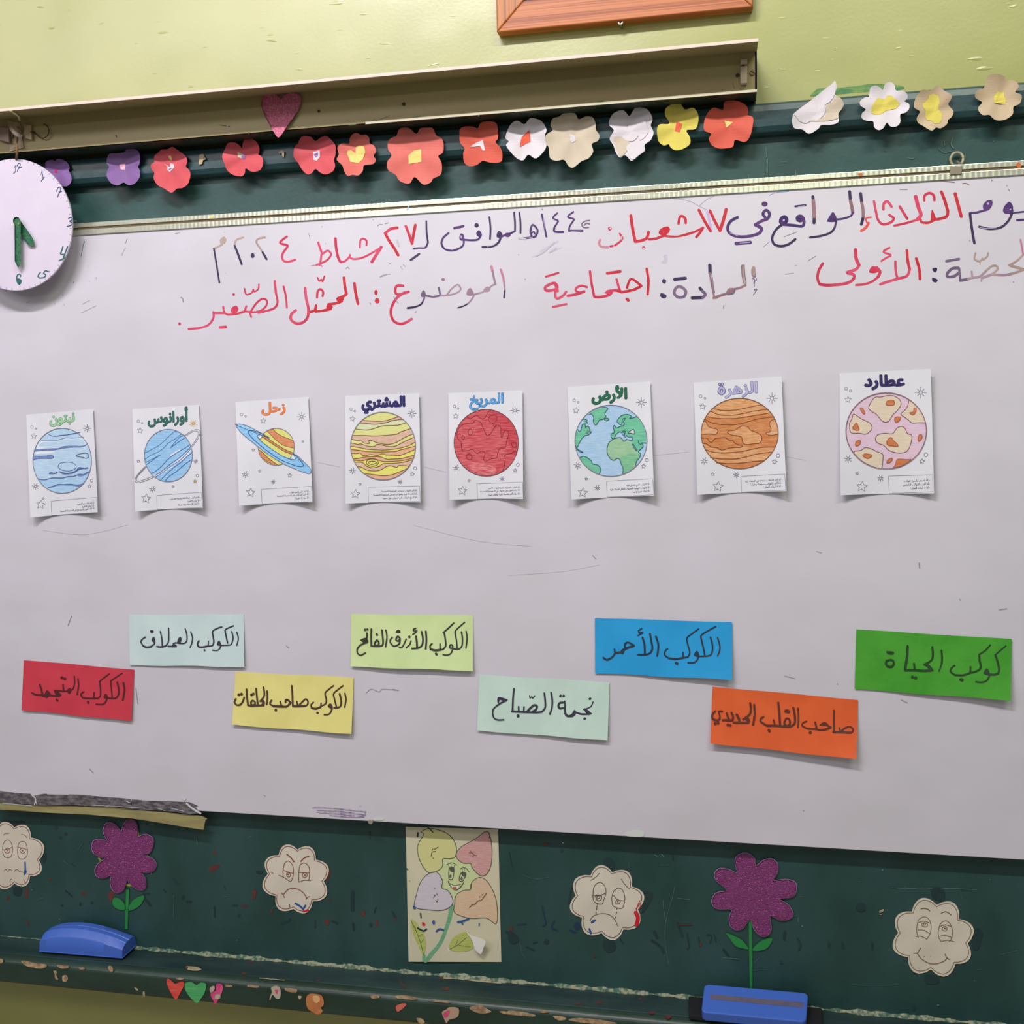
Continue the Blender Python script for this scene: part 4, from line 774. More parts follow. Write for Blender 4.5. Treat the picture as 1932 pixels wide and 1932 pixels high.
def ell(cx, cy, rx, ry, rot=0.0, n=48):
    c, s_ = math.cos(rot), math.sin(rot)
    return [(cx + rx * math.cos(a) * c - ry * math.sin(a) * s_, cy + rx * math.cos(a) * s_ + ry * math.sin(a) * c) for a in [2 * math.pi * i / n for i in range(n)]]
def below(disc, line):
    """part of the disc on the far side (clockwise below) of a line whose ends sit on the rim"""
    n = len(disc)
    near = lambda p: min(range(n), key=lambda i: (disc[i][0] - p[0]) ** 2 + (disc[i][1] - p[1]) ** 2)
    a, b = near(line[-1]), near(line[0]); out = list(line); i = a
    out.append(disc[i])
    while i != b: i = (i + 1) % n; out.append(disc[i])
    return out
_cr = crayon
def crayon(n, c, c2, ang=0.0, sc_=1.0):
    f = lambda q: tuple(x * 0.86 + (sum(q) / 3) * 0.14 - 4 for x in q)
    return _cr(n, f(c), f(c2), ang, sc_)
def planet_card(crop, tl, tr, bl, br, label, painter, title, stars, capbox, lines, lifts=(0.017, 0.017, 0.003)):
    f = lambda p: (crop[0] + p[0] / crop[2], crop[1] + p[1] / crop[2])
    L, R, TR_ = lifts
    def lift(a, t):
        s_ = 2 * a - 1; e = (L if s_ < 0 else R)
        return 0.0012 + e * s_ * s_ * max(0, t) ** 1.3 + (TR_ * max(0, s_) ** 2 * (1 - t) if s_ > 0 else 0.001 * s_ * s_)
    q = Quad(0.0, f(tl), f(tr), f(bl), f(br), lift)
    c = q.at(*q.uv(0.5, 0.5)); t = thing('planet_card', c, label, 'card', 'planet colouring cards across the whiteboard')
    g = Mesh(); NX, NY = 14, 18; vs = []
    for j in range(NY + 1):
        for i in range(NX + 1):
            a, tt = i / NX, j / NY; u, v = q.uv(a, tt); y = -lift(a, tt)
            if j == NY: v -= 0.8 * (1 - (2 * a - 1) ** 2)
            vs.append(P(u, v, y))
    g.add(vs, [(j * (NX + 1) + i, j * (NX + 1) + i + 1, (j + 1) * (NX + 1) + i + 1, (j + 1) * (NX + 1) + i) for j in range(NY) for i in range(NX)], paperw)
    g.build('sheet', t, smooth=True)
    k = Ink(q, crop, 0.0002); painter(k); k.build('planet_drawing', t)
    k = Ink(q, crop, 0.0002); k.step = 0.000015
    word_, x0, x1, y0, y1, sl, c_in, c_out, off = title
    ref = lay_text(k, word_, x0, x1, y0, y1, sl, c_out, off)
    if c_in is not None: lay_text(k, word_, x0, x1, y0, y1, sl, c_in, off - 6, ref)
    if word_ == 'الزهر':
        for wd_, m_ in ((46, c_out), (26, c_in)):
            k.stroke([(512, 196), (548, 236), (545, 275), (512, 290), (482, 272), (482, 240)], wd_, m_, closed=True)
            k.blob(487, 155, wd_ * 0.48, m_); k.blob(527, 152, wd_ * 0.48, m_)
    k.build('title', t, label='planet name in bold Arabic lettering')
    k = Ink(q, crop, 0.0002); k.step = 0.000012
    for s_ in stars.split(';'):
        z = s_.split()
        if not z: continue
        n = [float(a) for a in z[1:4]]
        if z[0] == 'S': star5(k, *n, rot=0.1)
        elif z[0] == 's': star5(k, *n, wd=7)
        elif z[0] == 'Y': star5(k, *n, wd=8, fill=gold)
        elif z[0] == 'B': burst(k, *n)
        elif z[0] == 'b': burst(k, *n, n=7)
        elif z[0] == 'G': burst(k, *n, n=10, fill=gold)
        elif z[0] == 'c': ring(k, *n)
    k.build('printed_stars', t, kind='stuff')
    k = Ink(q, crop, 0.0002); k.step = 0.000015; bx = pts(capbox)
    k.stroke(bx, 6, pr, closed=True, smooth=False)
    sl = (bx[1][1] - bx[0][1]) / (bx[1][0] - bx[0][0])
    for (tx, x0, x1, yc) in lines:
        lay_text(k, tx, x0, x1, yc - 23, yc + 23, sl, prd); lay_text(k, tx, x0 + 1.5, x1 + 1.5, yc - 22, yc + 24, sl, prd)
    k.build('caption', t, label='small framed caption in Arabic')
    return t
gold = M('gold_pencil', (190, 160, 84), 0.7)

# Neptune
def neptune(k):
    d_ = ell(732, 918, 464, 516); k.fill(d_, crayon('sky_crayon', (158, 192, 220), (180, 206, 224), 0.12), smooth=False)
    wt = M('paper_gap', (206, 210, 220), 0.8); sky2 = crayon('sky2_crayon', (140, 184, 220), (170, 202, 226), 0.12)
    k.draw(10, wt, 'F 395 608 620 612 780 570 870 570 1075 555 1130 640 1040 690 860 690 640 715 520 700 400 730 330 720; F 300 775 580 755 590 790 270 815')
    k.draw(10, crayon('sky_crayon', (158, 192, 220), (180, 206, 224), 0.12), 'F 420 625 620 620 780 580 880 578 1040 575 1095 640 1020 680 860 680 640 700 520 690 430 700 360 690')
    k.fill(below(d_, pts('365 1215 450 1225 560 1205 700 1205 900 1165 1000 1130 1080 1135 1165 1105')), sky2)
    nav = M('navy_pencil', (62, 84, 136), 0.7, (80, 104, 156), (200, 200, 200)); nl = M('navy_light_pencil', (120, 140, 182), 0.7, (90, 112, 162), (260, 60, 260))
    k.draw(9, nav, 'F 510 490 560 515 620 528 700 510 800 500 1000 465 1005 478 900 500 780 520 680 532 600 535 540 520')
    k.draw(9, nav, 'w7 395 598 600 602 700 580 800 553 900 560 1075 545')
    k.draw(9, nl, 'F 300 742 480 735 600 725 680 715 800 685 1020 685 1090 665 1140 645 1090 690 1020 702 860 705 720 725 600 748 440 755 300 770'); k.draw(7, nav, '300 742 480 732 660 722 760 692 900 685 1040 685 1140 648; 300 768 440 752 600 748 740 722 860 706 1030 702')
    k.draw(9, nl, 'F 280 840 400 845 560 832 595 850 575 882 480 882 320 885 268 905'); k.draw(11, nav, '275 842 420 845 560 835 592 850 570 880 470 880 330 885 270 908')
    k.draw(9, nav, 'O 670 1000 710 955 840 938 930 970 955 1010 930 1050 840 1080 740 1068 680 1035')
    k.draw(9, prd, 'O 955 845 985 820 1060 800 1130 802 1148 835 1140 868 1100 878 1050 862')
    k.draw(8, nav, 'F 678 1085 720 1095 800 1108 880 1098 940 1075 1000 1020 1060 1028 1130 1020 1125 1045 1050 1050 1000 1065 920 1110 840 1130 740 1128; F 525 1110 560 1098 650 1092 655 1112 620 1125 530 1128')
    k.draw(7, M('paper_gap', (206, 210, 220), 0.8), 'w6 580 1108 630 1106; w8 1080 1032 1120 1028')
    k.draw(9, nl, 'F 520 1340 640 1300 700 1292 850 1285 960 1305 1080 1275 1010 1325 900 1310 840 1308 680 1305 560 1340; F 960 1140 1010 1128 1080 1132 1165 1095 1165 1105 1080 1145 1010 1165')
    k.draw(12, nav, '360 1208 450 1218 540 1198 600 1188 730 1190 820 1168 920 1162 1000 1130 1070 1135 1130 1100 1168 1100; w10 510 1342 600 1315 680 1290 780 1295 860 1288 960 1302 1020 1295 1080 1275')
    k.stroke(d_, 9, pr, closed=True, smooth=False)
planet_card((30, 760, 8.4), (163, 190), (1222, 100), (228, 1818), (1302, 1735), 'white card with a pale blue banded planet and green title, leftmost card', neptune,
    ('نبتون', 530, 935, 165, 370, -0.085, M('green_crayon', (120, 176, 124), 0.7, (150, 200, 150), (100, 100, 100)), M('green_outline', (92, 124, 112), 0.7), 11),
    'c 255 382 20; c 315 408 11; S 285 530 48; B 1128 405 62; b 310 1325 55; s 432 1518 24; S 392 1612 75; s 1165 1322 34; c 1200 1232 22', '555 1558 1278 1498 1300 1735 568 1783',
    [('- أنا أبعد كوكب عن الشمس', 970, 1250, 1588), ('- أنا أملك ١٤ قمرا', 1050, 1252, 1635), ('- أنا أملك أقوى وأسرع رياح في المجموعة الشمسية', 700, 1255, 1697)], (0.017, 0.015, 0.003))
# Uranus
def uranus(k):
    d_ = ell(735, 918, 380, 415); blu = crayon('azure_crayon', (122, 176, 224), (154, 198, 230), -0.6)
    wt = M('paper_gap', (206, 210, 220), 0.8); dl = M('blue_line', (52, 98, 156), 0.7)
    k.draw(9, pr, 'w10 390 1075 300 1160 230 1250 208 1310 225 1345 300 1345 450 1290 560 1235; w9 395 1090 320 1170 250 1250 232 1300 250 1328 330 1310 450 1262 540 1222; 1000 600 1080 545 1160 510 1215 515 1238 550 1215 630 1160 720 1105 790; w7 1010 612 1090 560 1170 530 1205 545 1205 600 1150 700 1090 780; w7 370 1110 290 1190 225 1280')
    k.fill(d_, blu, smooth=False)
    k.draw(9, wt, 'F 470 1225 560 1185 700 1120 850 1010 960 920 1090 790 1110 830 1000 960 850 1060 700 1170 540 1250; F 770 905 900 830 920 838 790 925')
    k.draw(9, blu, 'F 480 1212 560 1175 700 1100 840 1000 950 905 1070 775 1092 800 960 925 850 1015 700 1130 500 1220')
    k.draw(9, dl, '365 882 480 820 580 765 640 715 700 660 780 580 850 530; 360 985 450 920 580 860 660 800 740 720 850 650 950 575; 375 1028 440 1000 540 945 615 908; 395 1060 500 985 560 940 615 908; 770 795 850 700 920 625 990 595; 770 795 860 730 930 680 1015 630; 470 1200 560 1150 640 1075 740 970 860 880 1000 800 1080 745; 520 1235 640 1160 760 1060 880 975 960 910 1090 780; w8 520 1262 640 1190 780 1085 900 1010 1000 915 1100 800; 620 1298 720 1200 820 1110 940 1020 1020 945 1110 870; 690 1312 760 1240 880 1160 980 1070 1100 985')
    k.stroke(d_, 9, pr, closed=True, smooth=False)
planet_card((230, 750, 8.4), (165, 185), (1222, 115), (212, 1805), (1285, 1750), 'white card with a sky blue planet in thin tilted rings, dark teal title, gold stars', uranus,
    ('أورانوس', 405, 1050, 158, 462, -0.06, M('teal_crayon', (40, 104, 84), 0.7, (46, 90, 88), (150, 150, 150)), M('teal_outline', (44, 74, 82), 0.7), 11),
    'c 260 375 19; c 320 405 10; S 288 524 48; G 1130 412 66; s 260 1010 26; b 1168 1012 36; c 1195 1238 20; Y 1158 1328 34; s 810 1412 24; b 485 1452 54; S 382 1600 78', '553 1552 1262 1502 1278 1738 558 1778',
    [('- أنا أول كوكب يتم اكتشافه بواسطة التلسكوب', 755, 1238, 1594), ('- أنا أملك ٢٧ قمرا', 1045, 1238, 1634), ('- أنا أملك أقل درجة حرارة مسجلة', 885, 1240, 1688)], (0.016, 0.016, 0.002))
# Saturn
def saturn(k):
    d_ = ell(765, 864, 288, 292); lem = crayon('lemon_crayon', (214, 212, 96), (210, 214, 130), 0.5); og = crayon('pumpkin_crayon', (208, 122, 70), (218, 146, 100), 0.5)
    bl = crayon('ring_blue_crayon', (112, 178, 230), (150, 200, 236), 0.6); dk = M('ring_line', (40, 84, 130), 0.7); wt = M('paper_gap', (206, 210, 220), 0.8)
    def clip_blob(poly, m): k.fill(poly, m)
    k.fill(d_, lem, smooth=False)
    k.fill(below(d_, pts('712 585 780 650 880 705 1030 762')), og); k.fill(below(d_, pts('628 620 700 700 800 790 900 850 1045 888')), lem)
    k.fill(below(d_, pts('560 680 640 745 760 830 900 910 1030 962')), og); k.fill(below(d_, pts('545 708 640 778 760 860 880 930 1010 988')), lem)
    k.fill(below(d_, pts('482 905 560 965 640 1045 740 1120 800 1155')), og); k.fill(below(d_, pts('515 1020 560 1050 620 1095 700 1150')), lem)
    k.draw(8, brd, '712 585 780 650 880 705 1030 762; 622 610 700 700 800 790 900 850 1045 888; w11 555 670 640 735 760 820 900 905 1030 962; w11 548 708 640 775 760 855 880 930 1010 985; w11 480 905 560 965 640 1045 740 1120 800 1158; w9 515 1020 570 1060 640 1108 700 1140')
    k.stroke(d_, 9, pr, closed=True, smooth=False)
    # front half of the ring system laid over the disc
    k.fill(pts('140 520 170 505 260 515 360 560 470 610 555 665 520 735 480 700 467 680 500 672 552 690 470 720 560 800 700 900 850 1000 960 1040 1040 1070 1070 1050 1055 1010 1025 965 1100 1020 1200 1110 1290 1190 1318 1250 1290 1288 1200 1270 1050 1205 900 1140 760 1060 600 960 440 830 280 700 170 590'), bl, smooth=False)
    k.draw(9, wt, 'F 472 690 500 675 545 690 515 735 490 720; F 1005 1045 1020 995 1062 1030 1050 1065')
    k.draw(9, dk, 'O 140 525 175 507 260 518 400 578 560 665 640 720; ')
    k.draw(10, pr, '555 665 440 600 300 530 190 505 140 520 150 565 240 670 400 800 560 930 720 1040 860 1125 1040 1205 1200 1268 1290 1288 1318 1255 1290 1190 1200 1100 1110 1015 1025 965')
    k.draw(12, dk, '545 665 450 625 360 605 322 625 345 680 430 770 560 880 700 985 840 1075 1000 1140 1120 1178 1185 1172 1190 1140 1130 1060 1035 975')
    k.draw(10, dk, '548 688 505 675 468 685 485 730 560 805 660 880 800 975 900 1030 1000 1065 1060 1070 1062 1030 1030 985')
    k.draw(7, pr, '520 738 545 690; 985 1048 1015 990')
planet_card((430, 740, 8.4), (118, 157), (1272, 75), (178, 1800), (1345, 1742), 'white card with a yellow and orange striped planet inside a broad blue ring, orange title', saturn,
    ('زحل', 530, 915, 152, 370, -0.03, M('orange_crayon', (210, 110, 52), 0.7, (226, 140, 80), (150, 150, 150)), M('rust_outline', (178, 80, 48), 0.7), 11),
    'c 215 353 20; c 280 382 13; S 560 455 46; B 1168 388 70; s 400 915 26; s 1188 780 22; s 505 1250 26; b 275 1302 55; S 980 1318 37; b 716 1420 36; S 358 1590 76', '530 1540 1322 1490 1340 1735 540 1768',
    [('- أنا أملك أكبر وأشهر حلقات', 978, 1292, 1578), ('- أنا ثاني أكبر كوكب في المجموعة الشمسية', 775, 1292, 1632), ('- أنا أملك ٨٢ قمرا !', 1068, 1292, 1675)], (0.015, 0.017, 0.003))
# Jupiter
def jupiter(k):
    d_ = ell(735, 935, 515, 537); ye = crayon('straw_crayon', (208, 208, 116), (212, 214, 142), 0.05); pk = crayon('salmon_crayon', (206, 160, 132), (212, 184, 160), 0.05); by = crayon('bright_yellow_crayon', (220, 212, 84), (216, 214, 110), 0.05); pe = crayon('peach_crayon', (216, 152, 112), (216, 178, 142), 0.05); wt = crayon('grey_green_crayon', (200, 206, 152), (206, 212, 172), 0.05)
    L = [('430 530 560 540 740 540 860 510 990 465', pk), ('372 572 480 578 600 592 760 570 900 530 1060 512', wt), ('305 668 420 680 520 678 620 648 740 615 900 608 1000 600 1110 562', ye),
         ('260 768 420 768 600 775 800 765 950 745 1000 718 1080 690 1185 655', pk), ('235 825 330 850 390 855 440 888 520 895 508 850 560 852 640 880 760 908 860 905 960 870 1080 800 1220 738', ye),
         ('228 885 290 900 340 912 372 900 440 920 520 942 600 940 640 910 700 915 780 935 880 945 970 920 1060 870 1230 795', pk),
         ('220 938 330 955 480 985 620 995 760 998 900 985 1040 960 1160 920 1248 872', by), ('222 992 340 1000 480 1022 620 1030 760 1028 920 1022 1000 1000 1120 970 1252 935', pe),
         ('232 1052 330 1052 380 1045 400 1080 460 1088 540 1070 640 1085 690 1070 740 1058 780 1075 900 1080 1000 1085 1100 1050 1245 990', by),
         ('262 1140 350 1130 460 1108 600 1102 700 1110 800 1145 900 1140 1020 1135 1120 1110 1232 1078', pe), ('272 1160 400 1170 470 1150 560 1130 640 1150 740 1180 900 1178 1050 1165 1225 1125', by),
         ('285 1190 380 1190 430 1210 480 1255 580 1280 680 1255 740 1215 900 1210 1060 1190 1208 1150', pk), ('328 1258 400 1275 480 1315 600 1330 700 1312 780 1265 850 1248 950 1272 985 1245 1080 1248 1155 1258', by),
         ('455 1372 600 1390 740 1405 880 1390 980 1350 1060 1320 1140 1278', pe)]
    k.fill(d_, ye, smooth=False)
    for q, m in L: k.fill(below(d_, crom(pts(q))), m, smooth=False)
    for q, m in L: k.draw(9, brd, q)
    k.draw(9, brd, 'O 470 1205 490 1160 560 1140 640 1158 662 1200 630 1240 560 1255 495 1235; O 505 1195 530 1178 600 1178 632 1200 610 1215 550 1225 520 1215')
    k.stroke(d_, 10, pr, closed=True, smooth=False)
planet_card((635, 730, 8.4), (133, 143), (1308, 100), (143, 1848), (1335, 1828), 'white card with a yellow and pink banded planet under a navy title', jupiter,
    ('المشتري', 392, 1092, 142, 422, -0.03, M('navy_crayon', (40, 36, 96), 0.7), M('navy_outline', (34, 32, 80), 0.7), 15),
    'c 228 350 20; c 288 383 13; S 252 505 47; B 1193 422 72; b 252 1332 55; s 370 1540 25; S 298 1697 77; b 1008 1508 38; c 1245 1288 23; S 1198 1380 36', '500 1588 1315 1570 1328 1812 505 1832',
    [('- أنا أكبر الكواكب حجما في المجموعة الشمسية', 712, 1282, 1650), ('- أنا أملك ٧٩ قمرا بينهم أكبر قمر في المجموعة الشمسية', 585, 1284, 1705), ('- أنا أسرع الكواكب في الدوران حول محوره', 728, 1286, 1757)], (0.013, 0.014, 0.006))
# Mars
def mars(k):
    d_ = ell(733, 885, 510, 530); rd = crayon('crimson_crayon', (192, 52, 64), (212, 104, 108), -0.45); ln_ = M('maroon_line', (116, 28, 40), 0.7)
    k.fill(d_, rd, smooth=False)
    k.fill(pts('770 400 850 380 1000 430 1130 560 1210 700 1225 850 1215 1000 1150 1000 1090 900 1080 760 1050 690 980 760 940 610 850 620 800 560'), crayon('crimson_crayon_upright', (186, 42, 56), (204, 84, 90), 0.9))
    k.fill(pts('500 1200 640 1200 800 1240 900 1320 800 1390 640 1380 500 1310 430 1220'), crayon('crimson_crayon_flat', (200, 60, 72), (222, 140, 140), 0.3))
    k.draw(9, ln_, '425 485 490 498 530 475 575 455 620 475 670 508 710 490 740 440 770 390 808 365; O 770 515 790 470 860 448 905 475 890 540 850 575 800 565; 355 1015 440 1010 490 995 530 1000 550 1030 600 1055 650 1020 700 1030 715 1060 695 1120 700 1165 730 1185 780 1150 850 1135 900 1125 915 1050 940 985 980 965 1025 970 1045 930 1060 850 1085 780 1085 710 1040 692 1010 720 985 795 968 790 965 700 960 640 920 605 880 620 840 680 800 745 760 775 725 750 710 700 680 640 655 580 610 540 550 540 510 585 440 580 360 600 300 660 270 740 285 820 330 870 338 940 355 1015; O 443 710 460 675 495 668 510 710 500 755 460 755; O 343 795 365 770 388 800 370 832; O 415 1100 440 1065 480 1065 508 1110 490 1150 440 1145; O 1135 900 1150 880 1200 878 1212 925 1190 955 1150 945; 1215 1035 1180 1020 1140 1050 1060 1065 1015 1110 1018 1200 1022 1260 985 1340')
    k.draw(8, ln_, '350 880 345 950 355 1010')
    k.stroke(d_, 9, prd, closed=True, smooth=False)
planet_card((830, 730, 8.4), (133, 100), (1308, 55), (153, 1790), (1320, 1775), 'white card with a solid red planet and bright blue title', mars,
    ('المريخ', 462, 1012, 98, 365, -0.05, M('blue_crayon', (46, 122, 186), 0.7, (96, 160, 206), (150, 150, 150)), M('blue_outline', (30, 88, 150), 0.7), 11),
    'c 228 307 20; c 288 340 13; S 252 462 47; B 1188 372 72; b 256 1285 55; s 462 1485 25; S 358 1645 77; b 985 1458 38; c 1235 1233 23; S 1190 1322 34', '585 1535 1312 1508 1320 1752 598 1778',
    [('- أنا الكوكب المعروف باسم الكوكب الأحمر', 765, 1278, 1598), ('- أنا أملك أطول جبل معروف في المجموعة الشمسية', 640, 1278, 1648), ('- أنا أملك أكبر عاصفة ترابية وأملك قمران', 755, 1278, 1700)], (0.016, 0.018, 0.004))
# Earth
def earth(k):
    d_ = ell(758, 903, 528, 522); sea = crayon('sea_crayon', (144, 184, 220), (166, 196, 218), 0.05); gr = crayon('sea_green_crayon', (84, 178, 140), (116, 196, 158), 0.6); pg = crayon('pale_green_crayon', (134, 184, 142), (156, 194, 150), 0.15); pg2 = crayon('leaf_green_crayon', (100, 176, 128), (134, 192, 146), -0.5); ln_ = M('coast_line', (34, 92, 96), 0.7)
    k.fill(d_, sea, smooth=False)
    for q, m in (('435 520 500 470 580 430 690 418 715 430 680 480 668 520 685 550 640 590 590 600 545 665 520 665 500 600 510 560 475 520', gr),
                 ('270 740 300 765 320 740 345 665 375 665 385 705 420 690 450 740 440 765 470 775 455 795 420 820 370 835 320 890 275 980 255 1010 238 980 235 880 250 800', gr),
                 ('303 1150 350 1130 400 1145 470 1195 485 1240 560 1258 600 1300 602 1350 585 1385 500 1350 400 1280 340 1220', gr),
                 ('355 590 380 590 395 620 415 640 375 640', gr), ('660 590 700 572 728 590 700 612', gr),
                 ('850 610 880 570 920 530 980 515 1040 530 1062 555 1045 580 1140 545 1210 640 1262 780 1282 900 1275 940 1210 935 1225 985 1160 1062 1110 1020 1080 960 1060 905 1075 855 1000 850 975 850 950 810 905 770 870 780 805 870 760 855 760 810 795 770 800 690 835 715 900 690 940 670 910 660 890 640 860 640', gr),
                 ('790 880 850 860 890 860 920 905 960 905 1000 895 1060 905 1075 960 1140 1062 1190 1090 1185 1130 1130 1210 1125 1260 1060 1320 930 1385 935 1310 900 1240 885 1180 850 1160 800 1190 745 1150 700 1050 710 960', pg)):
        k.fill(pts(q), m)
    k.fill(pts('900 1150 1000 1100 1150 1090 1185 1130 1130 1210 1120 1260 1050 1320 935 1380 935 1310 905 1240'), pg2)
    k.fill(pts('905 770 950 800 990 815 1010 850 1070 850 1065 900 985 885 950 905 920 870 880 855 800 868 840 810 870 782'), sea); k.fill(pts('870 650 905 665 930 610 965 575 930 640 900 660'), sea, smooth=False); k.draw(6, paperw, 'F 1005 790 1040 760 1090 750 1095 800 1050 795 1010 800; F 390 775 460 770 440 790 400 792')
    k.draw(10, ln_, '435 520 475 515 505 560 498 620 520 668 550 665 590 600 640 590 685 550 668 520 680 480 715 430 680 415 630 418; 355 590 385 590 410 605 395 625 418 640 375 645; 270 740 298 768 318 745 340 665 378 665 385 705 420 690 452 740 440 762 395 775 400 790 470 770 455 795 420 820 370 835 320 890 275 980 250 1025; 240 970 260 1020 300 1045 350 1075 310 1070 262 1030; 303 1150 350 1130 400 1145 470 1195 485 1240 560 1258 602 1300 602 1350 588 1385; O 660 590 700 572 728 590 690 612; 1140 545 1045 580 1030 570 1062 548 1010 520 950 522 900 545 850 605 855 635 905 670 925 620 925 590 968 575 940 620 955 650 940 680 890 695 835 715 812 680 790 700 805 760 800 790 760 805 760 850 795 875 830 820 870 780 905 780 950 830 960 800 920 770 970 765 945 830 975 850 985 820 1010 850 1070 850 1065 900 985 885 950 912 920 880 890 855 795 878 730 930 702 1010 705 1090 745 1160 800 1190 850 1160 888 1180 905 1240 935 1310 930 1385; O 1005 790 1050 755 1090 740 1100 800 1040 792; 1155 905 1170 945 1200 955 1210 935 1275 940; O 1072 955 1100 975 1140 1050 1110 1030; 1215 945 1228 990 1160 1062 1190 1090 1180 1140 1130 1210 1122 1265')
    k.stroke(d_, 9, pr, closed=True, smooth=False)
planet_card((1055, 715, 7.76), (122, 118), (1332, 37), (180, 1765), (1390, 1710), 'white card with a blue planet and green continents, dark green title', earth,
    ('الأرض', 470, 1000, 98, 368, -0.07, M('forest_crayon', (26, 92, 66), 0.7), M('forest_outline', (28, 84, 66), 0.7), 15),
    'c 218 313 19; c 278 342 13; S 245 462 48; B 1203 345 76; b 270 1265 55; s 396 1462 25; S 345 1665 75; b 560 1595 42; c 1282 1187 23; S 1235 1277 37', '693 1497 1370 1460 1385 1695 705 1730',
    [('- أنا الكوكب الذي نعيش فيه', 985, 1335, 1548), ('- أنا الكوكب الوحيد المعروف القابل للحياة عليه', 745, 1337, 1602), ('- أنا أملك قمرا واحدا .', 1060, 1338, 1646)], (0.014, 0.018, 0.004))
# Venus
def venus(k):
    d_ = ell(780, 875, 565, 516); og = crayon('ochre_crayon', (206, 134, 76), (220, 170, 120), 0.06); og2 = crayon('burnt_crayon', (196, 112, 52), (208, 142, 88), 0.06); ogv = crayon('ochre_upright_crayon', (206, 138, 84), (216, 168, 124), 1.5); ln_ = M('umber_line', (124, 66, 36), 0.7)
    k.fill(d_, og, smooth=False)
    k.fill(below(d_, pts('300 625 480 655 700 655 1000 600 1232 572')), og2); k.fill(below(d_, pts('240 1020 500 1110 800 1075 1000 1080 1300 1070')), og)
    k.fill(below(d_, pts('440 1300 600 1315 900 1305 1130 1270')), og2)
    k.fill(pts('225 885 350 885 430 885 460 845 440 810 330 785 290 710 260 700 232 780'), ogv); k.fill(pts('1300 668 1240 690 1215 735 1235 830 1165 865 1200 895 1330 885 1338 790'), ogv)
    k.fill(pts('600 855 640 835 720 825 770 785 830 768 900 775 940 830 1010 855 1090 895 1105 960 1080 1010 1000 1020 860 1035 820 1000 810 940 760 910 660 895'), og)
    k.draw(10, ln_, '405 510 500 535 620 538 760 525 900 495 1105 450; 360 550 440 590 540 608 700 605 860 575 1000 545 1200 522; 295 625 400 645 540 658 700 655 860 635 1040 605 1232 572; 270 670 360 715 480 740 620 748 720 745 860 715 1060 660 1285 632; 262 695 290 710 320 770 380 795 440 810 460 840 430 885 350 882 222 888; O 600 858 630 838 720 825 770 785 830 765 900 778 935 825 1010 855 1090 900 1105 960 1070 1015 990 1025 870 1038 825 1005 810 935 760 912 660 895; 1300 668 1240 690 1215 740 1238 800 1225 850 1165 862 1185 890 1260 902 1335 882; 222 940 300 942 330 985 370 1005 420 950 500 940 580 940 620 970 680 975 700 1010 760 1040 815 1050 800 1075 700 1080 620 1090 540 1115 480 1108 450 1080 360 1072 300 1030 240 1020; 275 1108 380 1145 500 1158 640 1155 800 1140 960 1105 1120 1075 1295 1075; 350 1225 460 1245 600 1250 740 1245 900 1210 1060 1170 1245 1148; 440 1302 600 1315 760 1312 940 1290 1130 1272')
    k.stroke(d_, 10, brd, closed=True, smooth=False)
planet_card((1295, 705, 7.76), (108, 133), (1393, 42), (162, 1775), (1465, 1720), 'white card with an orange-brown planet and lilac title', venus,
    ('الزهر', 560, 1045, 118, 355, -0.06, M('lilac_crayon', (150, 146, 190), 0.7, (176, 172, 208), (150, 150, 150)), M('slate_outline', (84, 84, 122), 0.7), 11),
    'c 208 330 20; c 272 360 13; S 238 480 50; B 1253 360 78; b 260 1278 56; s 388 1472 26; S 462 1652 80; b 730 1480 45; c 1342 1200 26; S 1290 1290 40', '797 1503 1440 1470 1455 1705 808 1735',
    [('- أنا أكثر الكواكب لمعانا في السماء ليلا', 860, 1402, 1565), ('- أنا أكثر الكواكب سخونة وحرارة', 935, 1402, 1608), ('- أنا لا أملك أقمار !', 1130, 1404, 1652)], (0.013, 0.018, 0.008))
